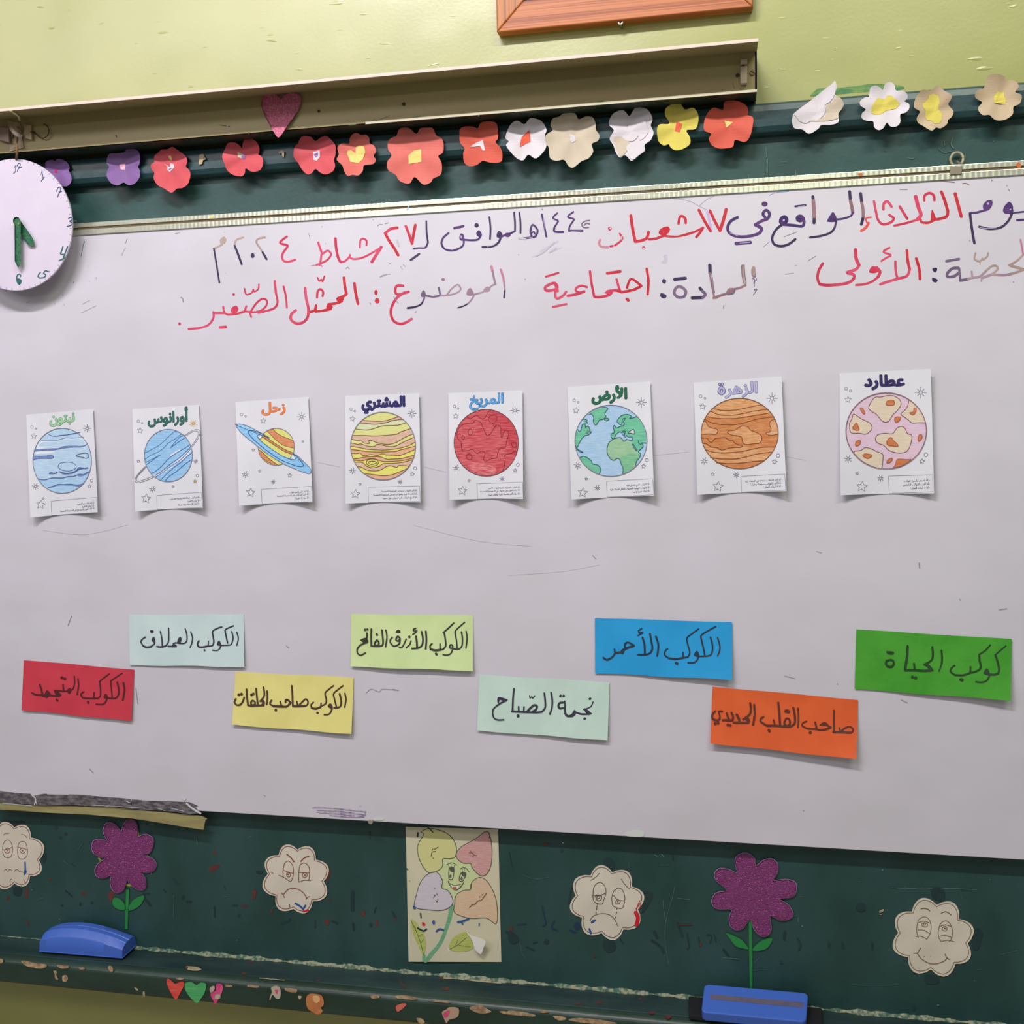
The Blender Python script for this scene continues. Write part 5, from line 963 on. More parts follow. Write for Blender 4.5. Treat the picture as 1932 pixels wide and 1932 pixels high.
# Mercury
def mercury(k):
    d_ = ell(752, 905, 560, 530); li = crayon('orchid_crayon', (206, 172, 192), (210, 186, 204), 1.2); be = crayon('beige_crayon', (208, 188, 160), (212, 198, 176), 0.3); og = crayon('tangerine_crayon', (204, 124, 66), (196, 106, 58), 0.8); ln_ = M('plum_line', (112, 74, 86), 0.7); rl = M('rust_line', (160, 84, 56), 0.7)
    k.fill(d_, li, smooth=False)
    B_ = ['510 575 540 510 595 440 680 435 800 412 880 430 945 480 955 550 900 630 840 690 790 770 740 785 690 765 620 680 560 640 520 610', '245 870 245 800 275 740 290 680 320 680 400 735 520 795 555 850 540 900 470 950 370 938 280 938 250 910', '605 1040 610 990 650 955 740 940 840 945 900 870 960 845 1010 870 1050 945 1108 970 1090 1100 1040 1190 960 1215 860 1205 780 1170 720 1110 640 1080']
    for q in B_: k.fill(pts(q), be)
    k.fill(pts('1075 478 1200 590 1270 700 1298 795 1110 795 1050 745 960 680 965 650 1040 590'), be, smooth=False); k.fill(pts('305 1215 320 1190 410 1175 470 1138 560 1165 700 1225 708 1270 690 1430 600 1415 460 1350 350 1260'), be, smooth=False)
    for q in B_: k.draw(10, ln_, 'O ' + q)
    k.draw(10, ln_, '1072 472 1050 560 1020 610 960 665 970 690 1050 745 1110 795 1200 792 1300 795; 305 1220 312 1190 400 1178 470 1138 560 1165 620 1195 700 1230 708 1290 695 1425')
    for q in ('755 545 760 500 800 480 858 485 860 540 820 548', '390 595 420 590 450 640 455 668 430 665', '285 865 335 800 360 840 375 890 330 895', '870 745 885 715 945 715 945 750 900 788 878 780', '1080 655 1130 640 1140 590 1168 595 1165 640 1140 675 1110 678', '760 1070 775 1030 820 1000 858 1045 918 1108 880 1118 780 1105', '328 1110 330 1065 365 1038 392 1045 385 1090 350 1112', '430 1245 470 1225 555 1245 520 1280 490 1288 450 1270', '762 1350 775 1310 830 1285 835 1310 800 1345', '1200 1045 1205 970 1240 958 1252 990 1230 1030'):
        k.fill(pts(q), og); k.draw(11, rl, 'O ' + q)
    k.fill(pts('880 1375 900 1310 940 1300 1020 1305 1098 1302 1040 1350 960 1395 850 1418'), og, smooth=False); k.draw(10, rl, '850 1418 880 1380 900 1310 940 1298 1020 1305 1100 1302')
    k.stroke(d_, 10, ln_, closed=True, smooth=False)
planet_card((1570, 690, 7.376), (100, 108), (1373, 45), (118, 1803), (1420, 1778), 'white card with a pink planet covered in beige patches, rightmost card', mercury,
    ('عطارد', 442, 1018, 118, 342, -0.01, M('ink_crayon', (44, 34, 84), 0.7), M('ink_outline', (44, 36, 80), 0.7), 14),
    'c 194 318 20; c 255 350 14; S 220 472 48; B 1232 372 80; b 222 1298 55; s 347 1500 26; S 415 1682 78; b 675 1565 43; c 1306 1237 25; S 1250 1328 39', '785 1535 1400 1518 1405 1755 795 1778',
    [('- أنا أصغر وأسرع كوكب', 995, 1360, 1600), ('- أنا أقرب الكواكب للشمس', 985, 1360, 1648), ('- أنا لا أملك أقمار !', 1088, 1362, 1700)], (0.012, 0.012, 0.012))

# ------------------------------------------------------------------ coloured word slips
def slip(crop, tl, tr, bl, br, colour, inkc, label, word_label, traces, lifts, name='word_slip'):
    f = lambda p: (crop[0] + p[0] / crop[2], crop[1] + p[1] / crop[2]); ph = random.random() * 6
    BLl, BRl, MID, TRl = lifts
    def lift(a, t):
        a = min(1, max(0, a)); t = min(1, max(0, t))
        b = (BLl * (1 - a) ** 2 + BRl * a * a + MID * 4 * a * (1 - a)) * t ** 1.6
        return 0.0012 + b + TRl * a ** 4 * (1 - t) + 0.0005 * math.sin(a * 9 + ph) * math.sin(t * 5 + ph)
    q = Quad(0.0, f(tl), f(tr), f(bl), f(br), lift); c = q.at(*q.uv(0.5, 0.5))
    t = thing(name, c, label, 'paper slip', 'coloured word slips below the planet cards')
    g = Mesh(); NX, NY = 22, 12; vs = []
    for j in range(NY + 1):
        for i in range(NX + 1):
            a, tt = i / NX, j / NY; u, v = q.uv(a, tt)
            if j == NY: v += 0.7 * math.sin(a * 11 + ph)
            if j == 0: v += 0.4 * math.sin(a * 8 + ph)
            vs.append(P(u, v, -lift(a, tt)))
    g.add(vs, [(j * (NX + 1) + i, j * (NX + 1) + i + 1, (j + 1) * (NX + 1) + i + 1, (j + 1) * (NX + 1) + i) for j in range(NY) for i in range(NX)], colour)
    g.build('sheet', t, smooth=True)
    k = Ink(q, crop, 0.0002); k.draw(24, inkc, traces); k.build('handwriting', t, label=word_label)
    return t
def slipmat(n, c, c2, b=0.25): return M(n, c, 0.65, c2, (14, 14, 14), 1, bump=b, bscale=22)
slip((25, 1230, 8.05), (160, 122), (1838, 270), (125, 880), (1792, 1050), slipmat('crimson_slip', (192, 56, 72), (182, 50, 66)), M('ink_on_red', (84, 18, 28), 0.6, (70, 34, 30), (60, 60, 60)), 'crimson paper slip, leftmost of the word slips', 'two Arabic words',
     'w30 1672 470 1690 560 1682 640 1665 732; w28 1580 460 1600 560 1600 640 1560 700 1490 706 1390 695; w22 1652 325 1490 435 1480 455 1490 560 1502 690; F 1370 690 1385 645 1415 640 1440 680 1430 710; w26 1425 700 1400 765 1350 798 1260 795; w22 1455 335 1320 440 1315 470 1325 570 1322 660 1290 700 1230 700; w26 1285 706 1100 704 1045 685 1030 640 1068 606; w24 1228 618 1222 690; F 1115 760 1135 738 1158 770 1135 790; w22 980 408 992 510 970 645; w20 925 370 930 480 905 560 870 580; F 855 545 885 570 880 600 850 640 815 605 800 590; w24 755 500 762 585; w24 850 595 760 595 640 585; B 738 393 24; B 782 408 22; F 615 585 650 580 720 640 720 670 660 675; w28 690 668 600 665 530 660; F 642 720 662 705 685 740 660 752; F 512 580 570 640 540 665 505 698 450 660 480 630; w28 480 668 440 668; w26 400 500 425 570 440 640; w24 440 655 340 648 285 622', (0.004, 0.006, 0.002, 0.001))
slip((230, 1145, 8.05), (105, 118), (1848, 115), (120, 885), (1858, 912), slipmat('ice_slip', (188, 206, 204), (180, 200, 200)), M('ink_black', (50, 48, 62), 0.6), 'pale ice-blue paper slip overlapping above the crimson slip', 'two Arabic words',
     'w20 1745 388 1768 480 1745 585; w22 1668 375 1688 470 1665 560 1620 582 1490 585; w24 1695 288 1640 310 1570 350 1580 430 1605 550; F 1445 580 1455 530 1480 510 1505 560 1500 595; w22 1505 590 1480 640 1440 662 1378 658; w24 1515 305 1460 322 1380 370 1385 450 1395 530 1375 585 1320 598; w28 1310 595 1220 612 1165 605 1148 560 1168 518; w20 1313 520 1310 590; F 1238 655 1255 640 1272 662 1255 675; w20 1045 380 1072 470 1058 560 1035 614; w20 960 332 985 420 985 510 950 552 880 555; F 850 490 880 455 908 480 895 530 870 560 840 540; w22 880 555 820 545 780 560; F 770 570 825 575 815 610 760 610; w24 825 600 700 600; w20 708 320 710 430 705 530 670 585; w24 670 590 600 608 530 602; w20 582 372 605 480 612 600; F 450 490 480 455 505 490 490 540 455 520; w20 495 510 492 560 440 600; w26 440 605 370 612 320 590; w20 320 590 288 530 310 490 355 458; F 425 365 445 350 478 360 475 385 445 398', (0.002, 0.007, 0.002, 0.001))
slip((430, 1255, 7.728), (110, 97), (1835, 180), (58, 870), (1800, 1003), slipmat('butter_slip', (214, 206, 128), (206, 198, 120)), M('ink_on_yellow', (66, 44, 18), 0.6, (72, 52, 50), (60, 60, 60)), 'butter yellow paper slip, second from left in the lower row', 'three Arabic words',
     'w24 1705 412 1722 500 1702 612; w28 1628 418 1650 510 1645 590 1600 622 1550 622; w24 1678 300 1600 360 1542 418 1555 500 1582 610; F 1455 600 1480 560 1510 565 1530 610 1520 640 1480 625; w24 1520 630 1490 700 1450 722 1405 722; w24 1540 300 1480 345 1418 408 1435 500 1425 560 1375 592; w32 1350 610 1280 635 1222 622; w24 1222 622 1212 580 1245 542; w22 1358 555 1352 610; F 1285 695 1305 675 1328 695 1308 718; O 1040 590 1080 540 1130 495 1160 515 1165 560 1130 592; w32 1130 592 1030 598 950 598; w22 1005 530 1015 590; w26 930 300 938 400 945 590; w28 915 548 870 505 842 512 840 540; w30 905 558 860 600 800 605; w24 762 530 780 590; w34 800 602 720 600 660 595; w24 660 595 612 560 635 512; F 678 655 698 630 718 655 700 678; w24 570 375 575 470 565 570; w24 518 320 530 400 522 460 470 525; F 460 520 510 500 540 545 520 590 480 585 500 545; w28 520 585 420 588; w24 410 340 420 450 435 580; O 335 540 360 515 395 540 385 575 345 575; w30 420 586 340 592 290 580; w26 270 350 275 450 292 575; w24 236 470 210 540 170 578 120 575 95 535 115 490; B 158 430 20; B 197 420 20; B 343 432 19; B 370 415 18', (0.006, 0.010, 0.002, 0.001))
slip((650, 1145, 7.576), (95, 105), (1835, 125), (88, 855), (1832, 915), slipmat('lime_slip', (194, 210, 152), (184, 204, 144)), M('ink_on_lime', (44, 46, 26), 0.6, (58, 54, 56), (60, 60, 60)), 'pale lime green paper slip under the navy-titled planet card', 'three Arabic words',
     'w22 1738 350 1752 450 1735 590; w24 1672 360 1685 450 1680 550 1640 600 1560 602; w22 1718 220 1650 280 1585 345 1585 400 1600 480 1610 600; O 1500 570 1520 540 1545 560 1540 590 1510 588; w22 1548 600 1520 665 1470 688 1410 684; w24 1560 232 1490 300 1412 368; w24 1425 372 1440 460 1445 560 1400 612; w32 1380 612 1300 622 1230 605; w24 1230 600 1222 560 1250 526; w22 1365 530 1365 600; F 1290 665 1310 650 1332 680 1312 698; w26 1162 350 1170 470 1160 600; w26 1100 355 1120 450 1110 540 1060 585 965 595; w28 1022 420 1032 500 1038 590; w20 1018 305 985 320 990 345 1035 345 975 395; w20 950 485 930 540 882 582; F 908 430 925 405 945 430 925 450; w20 880 460 850 530 820 575 782 580; O 735 460 760 420 790 450 770 485 745 480; w24 792 450 785 520 750 550; w22 750 550 700 560 655 510 655 470 682 435; F 730 355 765 325 800 345 790 370 740 368; w20 590 330 605 430 585 570; w24 532 330 545 430 548 530 510 560 400 560; O 430 525 460 475 490 510 480 545 440 548; F 445 395 460 372 480 398 462 415; w24 382 315 380 430 382 558; w24 320 375 320 430 305 470; F 225 470 300 440 335 470 335 510 290 525 255 500; w22 280 520 220 550 180 600; w20 180 600 180 650 210 685 240 688 295 658; F 275 330 292 305 312 325 295 345; F 310 320 328 302 343 320 328 340', (0.005, 0.009, 0.006, 0.001))
slip((890, 1260, 7.156), (103, 92), (1862, 195), (72, 848), (1833, 980), slipmat('mint_slip', (186, 208, 196), (176, 200, 188)), M('ink_black', (50, 48, 62), 0.6), 'pale mint green paper slip, third in the lower row between yellow and orange', 'two Arabic words',
     'w18 1638 460 1612 520 1560 548 1510 562; F 1575 420 1597 398 1618 415 1597 438; F 1505 555 1540 550 1620 612 1615 630 1560 632 1530 590; w26 1590 625 1480 625 1405 600; F 1505 690 1525 668 1548 685 1525 705; F 1385 568 1415 610 1360 668 1310 645 1350 620; w32 1350 652 1290 650 1262 615; w26 1262 615 1255 530; w28 1242 468 1190 475 1170 510 1188 548 1242 540; w20 1255 450 1258 560; F 1178 382 1198 358 1215 378 1198 400; F 1222 380 1240 358 1260 378 1240 398; w24 1072 335 1088 440 1082 540 1055 625; w24 980 342 992 450 990 540 950 590; w26 950 592 880 602 740 598; w28 745 592 790 545 840 505 880 515 868 560 820 592; w20 705 528 702 590; w22 632 525 635 590; w28 740 598 640 592 545 588; w24 570 282 558 400 550 588; F 605 650 625 625 648 650 625 672; w12 780 372 785 405 812 388 822 410 850 375; F 345 440 350 405 385 395 480 425 475 440 430 450 380 430 365 475 350 470; w22 470 438 400 470 340 510; w18 340 510 290 560 282 620; w20 282 620 300 675 350 702 430 700', (0.004, 0.009, 0.002, 0.001))
slip((1110, 1150, 6.662), (82, 108), (1807, 158), (85, 800), (1805, 885), slipmat('azure_slip', (36, 148, 204), (30, 140, 196)), M('ink_on_blue', (18, 42, 66), 0.6, (48, 52, 60), (60, 60, 60)), 'bright blue paper slip in the upper row', 'two Arabic words',
     'w20 1625 355 1652 450 1650 520 1625 582; w22 1535 350 1558 430 1558 530 1520 580 1400 590; w22 1600 215 1510 265 1422 322 1422 380 1450 500 1465 588; F 1325 575 1355 520 1380 530 1395 570 1380 600; w22 1385 600 1360 645 1320 668 1255 668; w20 1385 245 1310 300 1240 358 1250 440 1275 540 1250 598; w24 1250 598 1200 605; w26 1200 605 1100 622 1010 612; w20 1010 612 960 570 968 520 995 492; w20 1190 540 1192 600; F 1085 675 1102 655 1132 672 1118 700; w24 850 340 878 430 878 500 865 582; w24 775 305 792 400 805 490 780 545; w22 780 545 720 568 625 568; w24 680 352 705 440 710 558; w18 670 240 632 265 640 290 685 288 625 325; w22 462 480 460 435 500 412 570 448; w26 572 455 500 478 455 500; F 420 500 455 490 440 555 400 545; w24 435 535 340 545; w20 328 500 330 555 285 610 230 632; w22 285 610 230 630 188 604', (0.002, 0.014, 0.001, 0.003))
slip((1325, 1280, 6.232), (120, 95), (1830, 252), (95, 762), (1812, 950), slipmat('orange_slip', (208, 92, 44), (200, 84, 38)), M('ink_on_orange', (92, 30, 18), 0.6, (84, 50, 38), (60, 60, 60)), 'bright orange paper slip curling off the board in the lower row', 'three Arabic words',
     'O 1640 622 1680 585 1735 568 1772 600 1755 636 1700 640; w26 1740 638 1640 635 1540 632; w20 1612 582 1622 625; w24 1547 378 1545 500 1547 630; F 1380 545 1440 510 1500 560 1520 580 1450 560 1400 560; w28 1510 575 1450 600 1370 608; w26 1370 608 1330 590; w22 1328 515 1345 585; w24 1340 595 1240 592; w20 1240 592 1178 560 1182 525 1225 505; F 1250 640 1270 618 1290 640 1272 655; w20 1125 352 1132 460 1125 575; w26 1070 345 1088 440 1085 530 1030 568; O 965 530 985 475 1020 480 1030 530 1000 558; w30 1030 565 930 562; w26 893 285 905 400 915 545; F 965 375 1000 362 1035 385 1020 410 970 400; w20 840 490 852 550; w28 930 560 850 555 760 555; w24 760 555 690 510 688 475 718 452; F 765 612 782 588 805 615 790 635; w24 610 310 615 420 598 545; w24 563 290 572 370 550 430 480 480; F 475 480 530 460 558 480 555 520 510 525 520 495; w26 540 520 400 520; w28 405 425 432 480 435 512; w24 430 518 368 518; w24 285 408 312 480; w24 310 488 240 490; w24 343 402 362 450 355 490; w26 350 492 290 492; B 300 545 16; B 330 550 15; w18 235 385 192 388 205 435 205 470; w24 205 470 180 492 130 480; w22 130 480 112 450 128 410 150 385; B 153 528 17; B 186 522 16', (0.012, 0.020, 0.004, 0.001))
slip((1600, 1175, 5.945), (93, 75), (1837, 183), (75, 742), (1825, 872), slipmat('grass_slip', (70, 152, 46), (58, 140, 36), 0.9), M('ink_on_green', (24, 60, 20), 0.6, (40, 62, 40), (60, 60, 60)), 'crumpled grass green paper slip, rightmost of the word slips', 'two Arabic words',
     'w18 1770 260 1710 310 1650 362; w24 1652 362 1675 430 1695 520 1685 568; w26 1685 568 1640 582 1570 578; F 1520 570 1550 512 1575 525 1590 570 1580 590; w20 1588 590 1560 645 1500 668 1435 662; w18 1595 250 1540 310 1478 352; w24 1472 355 1475 420 1490 490 1470 530; w22 1470 530 1420 552 1370 560; w20 1373 495 1372 555; w22 1375 560 1290 588 1200 586; w20 1200 586 1152 550 1158 510 1195 480; F 1245 640 1272 618 1298 640 1280 660; w22 1048 312 1055 400 1050 460; w16 1050 460 1022 540; w22 945 272 952 350 935 420 860 465; F 840 470 900 465 952 520 950 540 910 525 880 490; w26 945 532 850 538 740 532 640 532; w22 740 458 748 530; w26 668 262 662 380 638 525; B 722 608 17; B 758 618 18; w24 432 425 425 460 445 490; w24 445 490 490 492 515 460; w20 515 460 505 425 470 415 435 430; F 432 320 450 318 510 325 510 350 485 355 440 345', (0.002, 0.016, 0.001, 0.002))
# ------------------------------------------------------------------ cut-out faces on the green board
G1, G2, G3, G4 = (0, 1460, 4.025), (460, 1500, 3.715), (960, 1500, 3.715), (1412, 1500, 3.715)
fpap = M('cutout_paper', (202, 194, 178), 0.7, (194, 186, 170), (10, 10, 10)); fln = M('brown_pen', (122, 76, 62), 0.7); fln2 = M('sepia_pen', (92, 76, 66), 0.7); fln3 = M('olive_pen', (112, 96, 66), 0.7)
mbl = M('blue_pen', (40, 78, 140), 0.5); mrd = M('red_pen', (190, 28, 40), 0.5)
def scallop(c, k=0.42, n=9):
    """outline of round lobes between the traced notches"""
    cx_ = sum(p[0] for p in c) / len(c); cy_ = sum(p[1] for p in c) / len(c); out = []
    for i in range(len(c)):
        a, b = c[i], c[(i + 1) % len(c)]; mx, my = (a[0] + b[0]) / 2, (a[1] + b[1]) / 2; L = math.hypot(b[0] - a[0], b[1] - a[1])
        nx, ny = (b[1] - a[1]) / L, -(b[0] - a[0]) / L
        if nx * (mx - cx_) + ny * (my - cy_) < 0: nx, ny = -nx, -ny
        for j in range(n):
            t = j / n; w_ = math.sin(math.pi * t) ** 0.75 * L * k; sx = a[0] + (b[0] - a[0]) * t; sy = a[1] + (b[1] - a[1]) * t
            out.append((sx + nx * w_, sy + ny * w_))
    return out, (cx_, cy_)
def face_cut(crop, cusps, pen, label, lay, extra=(), kk=0.4, inner=0.935, y0=GREEN_Y):
    o, c = scallop(pts(cusps), kk); cp = (crop[0] + c[0] / crop[2], crop[1] + c[1] / crop[2])
    s_ = Surf(y0, lambda u, v: 0.0012 + 0.0008 * math.sin(u * 0.06) * math.sin(v * 0.07))
    t = thing('face_cutout', s_.at(*cp), label, 'paper face', 'scalloped paper faces on the green board')
    k = Ink(s_, crop, 0); k.fill(o, fpap, smooth=False, sp=6, thick=-0.0006); k.build('paper_shape', t)
    k = Ink(s_, crop, 0.0003); k.stroke([(c[0] + (x - c[0]) * inner, c[1] + (y - c[1]) * inner) for x, y in o], 5, pen, closed=True, smooth=False)
    k.draw(5, pen, lay); k.build('drawn_face', t)
    if extra:
        k = Ink(s_, crop, 0.0006)
        for m_, wd, q in extra: k.draw(wd, m_, q)
        k.build('pen_marks', t, kind='stuff')
face_cut(G1, '108 405 233 482 303 590 282 680 228 778 110 832 -40 800 -85 640 -70 500 -30 430'.replace('303 590 282 680', '296 655'), fln, 'white scalloped paper face with half shut eyes and a wavy mouth at the left edge',
    'w4 25 465 40 455 65 455; w4 160 460 185 465 205 485; w4 18 580 25 530 50 503 75 510 92 545 95 590 75 635 35 630 18 590; w4 20 580 60 570 92 558; w4 O 35 583 45 570 70 572 75 590 60 602 42 598; w4 B 60 582 5; w4 135 560 145 525 170 512 195 525 207 570 205 620 180 645 145 640 132 590 135 560; w4 132 555 180 568 210 578; w4 O 150 582 165 565 190 570 188 595 168 603; B 170 583 6; w4 32 738 45 725 60 740 75 725 90 735; w4 110 740 125 725 145 738 165 745 185 748; w3 75 820 82 800 90 800; w3 178 800 188 825', [(mbl, 11, '190 672 192 740; F 190 720 202 745 185 770 180 755')])
face_cut(G2, '375 380 505 452 560 605 483 745 347 798 222 708 168 552 242 420', fln, 'white scalloped paper face with angry brows and a frown, left of the poster',
    'w9 302 415 330 440 352 468; w9 400 465 425 440 455 430; 275 530 285 480 312 463 340 490 348 540 340 585 325 605 285 580 245 562; 275 530 275 570; 275 527 340 548; O 300 552 312 543 326 555 322 572 305 572; B 310 556 6; 385 545 395 490 430 478 458 510 460 560 455 598; 385 545 385 590 388 610 420 598 468 600; 385 543 460 545; O 412 552 430 545 445 560 430 578 414 572; B 428 562 6; w6 265 688 275 700 285 718; w6 275 700 310 662 350 655 390 665 425 695 440 725; w6 435 730 445 718 460 712; w6 320 770 324 790; w5 190 540 205 550', [(mbl, 13, '362 760 395 780 415 800; 415 800 432 775'), (mrd, 14, '420 815 450 808')])
face_cut(G3, '725 540 862 640 905 800 803 942 650 968 512 858 468 705 572 562', fln2, 'white scalloped paper face crying dotted tears, right of the poster',
    '575 598 605 580 635 548; 788 590 812 625 845 658; 590 700 595 650 620 618 650 615 675 645 680 690 665 735 650 765 600 750 588 705; 590 705 640 705 680 685; O 608 710 620 700 650 710 645 735 622 740; O 618 712 635 708 635 722 622 725; 722 715 735 675 765 652 795 665 812 710 808 760 790 795 735 780 722 740 722 715; 735 705 765 735 810 742; O 750 745 762 733 780 745 770 762 752 760; B 764 746 6; 570 880 590 850 640 832 700 838 740 870 765 920; w7 622 760 621 768; w7 618 778 617 786; w7 615 795 614 803; w7 611 822 611 830; w7 758 790 757 800; w7 755 820 753 830; w7 750 855 749 862', [(mbl, 13, 'w16 582 892 602 878; w14 565 940 575 970'), (mrd, 28, '890 825 905 860 895 910; w6 918 740 905 770 895 800; w5 925 770 915 800')])
face_cut(G4, '1320 768 1478 868 1538 1040 1452 1183 1280 1222 1118 1135 1048 965 1145 815', fln3, 'white scalloped paper face with a gentle smile at the far right',
    'w7 1210 798 1230 795 1255 800 1272 812; w7 1352 828 1380 818 1400 825 1420 840; 1180 930 1190 880 1225 855 1260 865 1280 910 1275 970 1250 1010; 1180 930 1180 960 1190 1000; 1190 895 1230 885 1278 900; O 1215 905 1235 895 1255 905 1250 922 1225 922; O 1228 903 1240 900 1240 912 1230 912; 1190 945 1230 948 1268 970; 1175 992 1210 990 1250 1010; 1330 960 1345 905 1378 882 1412 900 1430 950 1425 1000 1408 1028; 1330 960 1335 1000 1352 1028; 1345 920 1380 910 1425 922; O 1358 935 1375 920 1393 935 1382 952 1362 948; B 1377 935 6; 1342 990 1380 985 1425 998; 1358 1025 1400 1018 1440 1028; w6 1160 1110 1185 1105 1195 1090 1208 1072; w6 1182 1108 1215 1150 1270 1180 1320 1182 1370 1165 1395 1142; w6 1378 1115 1390 1140 1410 1152; B 1232 1132 3; B 1275 1130 2')

# ------------------------------------------------------------------ purple glitter flowers
mpg = M('purple_glitter_foam', (112, 34, 92), 0.32, (134, 48, 116), (240, 240, 240), 1, bump=1.0, bscale=700, lo=0.45, hi=0.7, spec=0.8)
mspk = M('glitter_sparkle', (214, 120, 196), 0.3); mpe = M('lilac_edge', (160, 120, 160), 0.6); mst_ = M('green_foam', (38, 122, 60), 0.5); mglu = M('yellow_glue', (168, 160, 60), 0.6, (120, 124, 50), (200, 200, 200))
def glitter_flower(crop, outline, c, R_, stem, leaves, label, glue=None):
    s_ = Surf(GREEN_Y - 0.001); cp = (crop[0] + c[0] / crop[2], crop[1] + c[1] / crop[2])
    t = thing('glitter_flower', s_.at(*cp), label, 'foam flower', 'purple glitter flowers on the green board')
    if glue: k = Ink(s_, crop, -0.0005); k.draw(12, mglu, glue); k.build('glue_smear', t, kind='stuff')
    k = Ink(s_, crop, 0.0); k.fill(stem, mst_, smooth=False, thick=-0.001); k.build('stem', t)
    for q in leaves: k = Ink(s_, crop, 0.0004); k.fill(pts(q), mst_, thick=-0.001); k.build('leaf', t)
    k = Ink(s_, crop, 0.002); o = pts(outline); k.stroke([(c[0] + (x - c[0]) * 1.006, c[1] + (y - c[1]) * 1.006) for x, y in o], 6, mpe, closed=True); k.fill(o, mpg, sp=6, thick=-0.002); k.build('petals', t)
    k = Ink(s_, crop, 0.0022); rr = random.Random(3)
    for _ in range(210):
        a = rr.random() * 6.28; r_ = R_ * rr.random() ** 0.6; p = (c[0] + r_ * math.cos(a), c[1] + r_ * math.sin(a))
        if inside(p, o): k.blob(p[0], p[1], rr.uniform(1.2, 2.8), mspk)
    k.build('sparkles', t, kind='stuff')
glitter_flower(G1, '920 440 895 405 850 375 805 380 785 425 795 470 812 508 762 497 712 510 698 560 715 605 760 630 802 642 748 680 722 730 738 778 790 790 843 772 838 830 858 885 895 902 935 882 955 835 966 800 992 840 1040 875 1085 880 1108 850 1100 790 1068 747 1120 750 1168 732 1186 690 1160 645 1092 615 1135 600 1160 550 1160 492 1120 464 1080 465 1044 478 1045 430 1035 372 1000 348 955 362 930 410', (945, 625), 225,
    pts('955 876 982 876 972 1100 970 1180 945 1180 948 1040'), ['862 940 905 945 940 980 952 1030 910 1032 870 1015 850 980', '1090 922 1088 960 1050 1010 1000 1035 972 1038 985 985 1030 940'], 'purple glitter foam flower at the left above the blue eraser', 'w14 1045 420 1050 470; w14 750 640 770 665; w16 950 845 998 848; w10 1095 600 1120 620; w10 1070 740 1085 760')
glitter_flower(G3, '1734 495 1720 445 1680 412 1630 412 1592 440 1588 490 1603 548 1540 522 1480 516 1445 548 1457 600 1530 668 1460 685 1425 732 1437 780 1482 800 1563 801 1548 850 1552 910 1590 943 1640 933 1692 870 1720 940 1765 985 1810 985 1838 940 1833 848 1900 875 1960 870 1992 835 1960 772 1901 730 1980 715 2010 680 2005 612 1935 591 1855 599 1884 540 1880 480 1840 447 1785 458', (1715, 700), 285,
    pts('1680 870 1702 870 1708 1100 1708 1370 1688 1370 1682 1080'), ['1520 965 1580 985 1640 1020 1682 1078 1640 1075 1590 1060 1550 1010', '1848 1003 1830 1050 1790 1085 1706 1090 1740 1040 1790 1010'], 'purple glitter foam flower on the right above the strip-backed eraser')

# ------------------------------------------------------------------ poster of a smiling flower
pcol = M('poster_paper', (196, 190, 162), 0.7, (188, 184, 158), (8, 8, 8))
pq = Quad(GREEN_Y, (460 + 1135 / 3.715, 1500 + 222 / 3.715), (460 + 1783 / 3.715, 1500 + 240 / 3.715), (460 + 1155 / 3.715, 1500 + 1168 / 3.715), (460 + 1805 / 3.715, 1500 + 1170 / 3.715), lambda a, t: 0.002 + 0.0015 * math.sin(a * 5) * t + 0.001 * t)
t = thing('flower_poster', pq.at(*pq.uv(0.5, 0.5)), 'cream poster with a hand coloured smiling four-petal flower, below the whiteboard', 'poster')
g = Mesh(); vs = [P(*pq.uv(i / 10, j / 12), GREEN_Y - pq.lift(i / 10, j / 12)) for j in range(13) for i in range(11)]
g.add(vs, [(j * 11 + i, j * 11 + i + 1, (j + 1) * 11 + i + 1, (j + 1) * 11 + i) for j in range(12) for i in range(10)], pcol); g.build('sheet', t, smooth=True)
def pp_(nm, *lay, base=0.0003, label=None):
    k = Ink(pq, G2, base)
    for m_, wd, q in lay: k.draw(wd, m_, q)
    return k.build(nm, t, label=label, kind='stuff' if nm in ('petal_words', 'marker_marks') else None)
pen = M('grey_green_pen', (70, 84, 62), 0.7)
c_y = crayon('poster_yellow', (204, 200, 118), (198, 198, 140), 1.0); c_p = crayon('poster_pink', (196, 138, 136), (204, 160, 152), 0.7); c_l = crayon('poster_lilac', (196, 188, 196), (190, 182, 192), 0.7); c_o = crayon('poster_peach', (208, 172, 134), (208, 184, 154), 1.3); c_g = crayon('poster_pale_green', (190, 204, 134), (198, 206, 158), 0.8)
pp_('flower_face', (c_g, 5, 'F 1395 448 1440 448 1482 430 1510 470 1580 478 1620 540 1655 580 1600 620 1590 660 1530 668 1465 740 1460 690 1400 650 1385 640 1390 590 1345 540 1385 510'),
    (pen, 5, '1385 640 1390 590 1345 540; 1590 660 1595 620 1650 580'), (pen, 6, 'w5 1420 490 1445 478 1468 478 1492 492; w4 1435 490 1440 510; w4 1450 480 1455 508; w4 1478 490 1472 510; O 1438 530 1445 510 1470 510 1472 545 1462 590 1440 590 1436 560; w5 1522 515 1545 508 1562 518 1580 540; w4 1528 520 1535 538; w4 1545 512 1545 532; O 1510 580 1525 545 1555 545 1550 575 1530 605 1512 600'),
    (M('graphite', (84, 84, 76), 0.7), 5, 'F 1446 512 1470 512 1470 540 1448 532; F 1526 548 1552 548 1548 570 1530 565; B 1448 570 7 12; B 1526 585 8 12'), (pen, 6, '1432 605 1450 640 1480 665 1510 655 1540 615; w4 1445 620 1480 635 1520 625'), (M('poster_white', (212, 208, 196), 0.7), 5, 'F 1450 628 1480 640 1512 632 1490 662 1465 655'), (M('tongue_red', (176, 82, 56), 0.7), 4, 'F 1465 645 1490 645 1488 660 1470 660'))
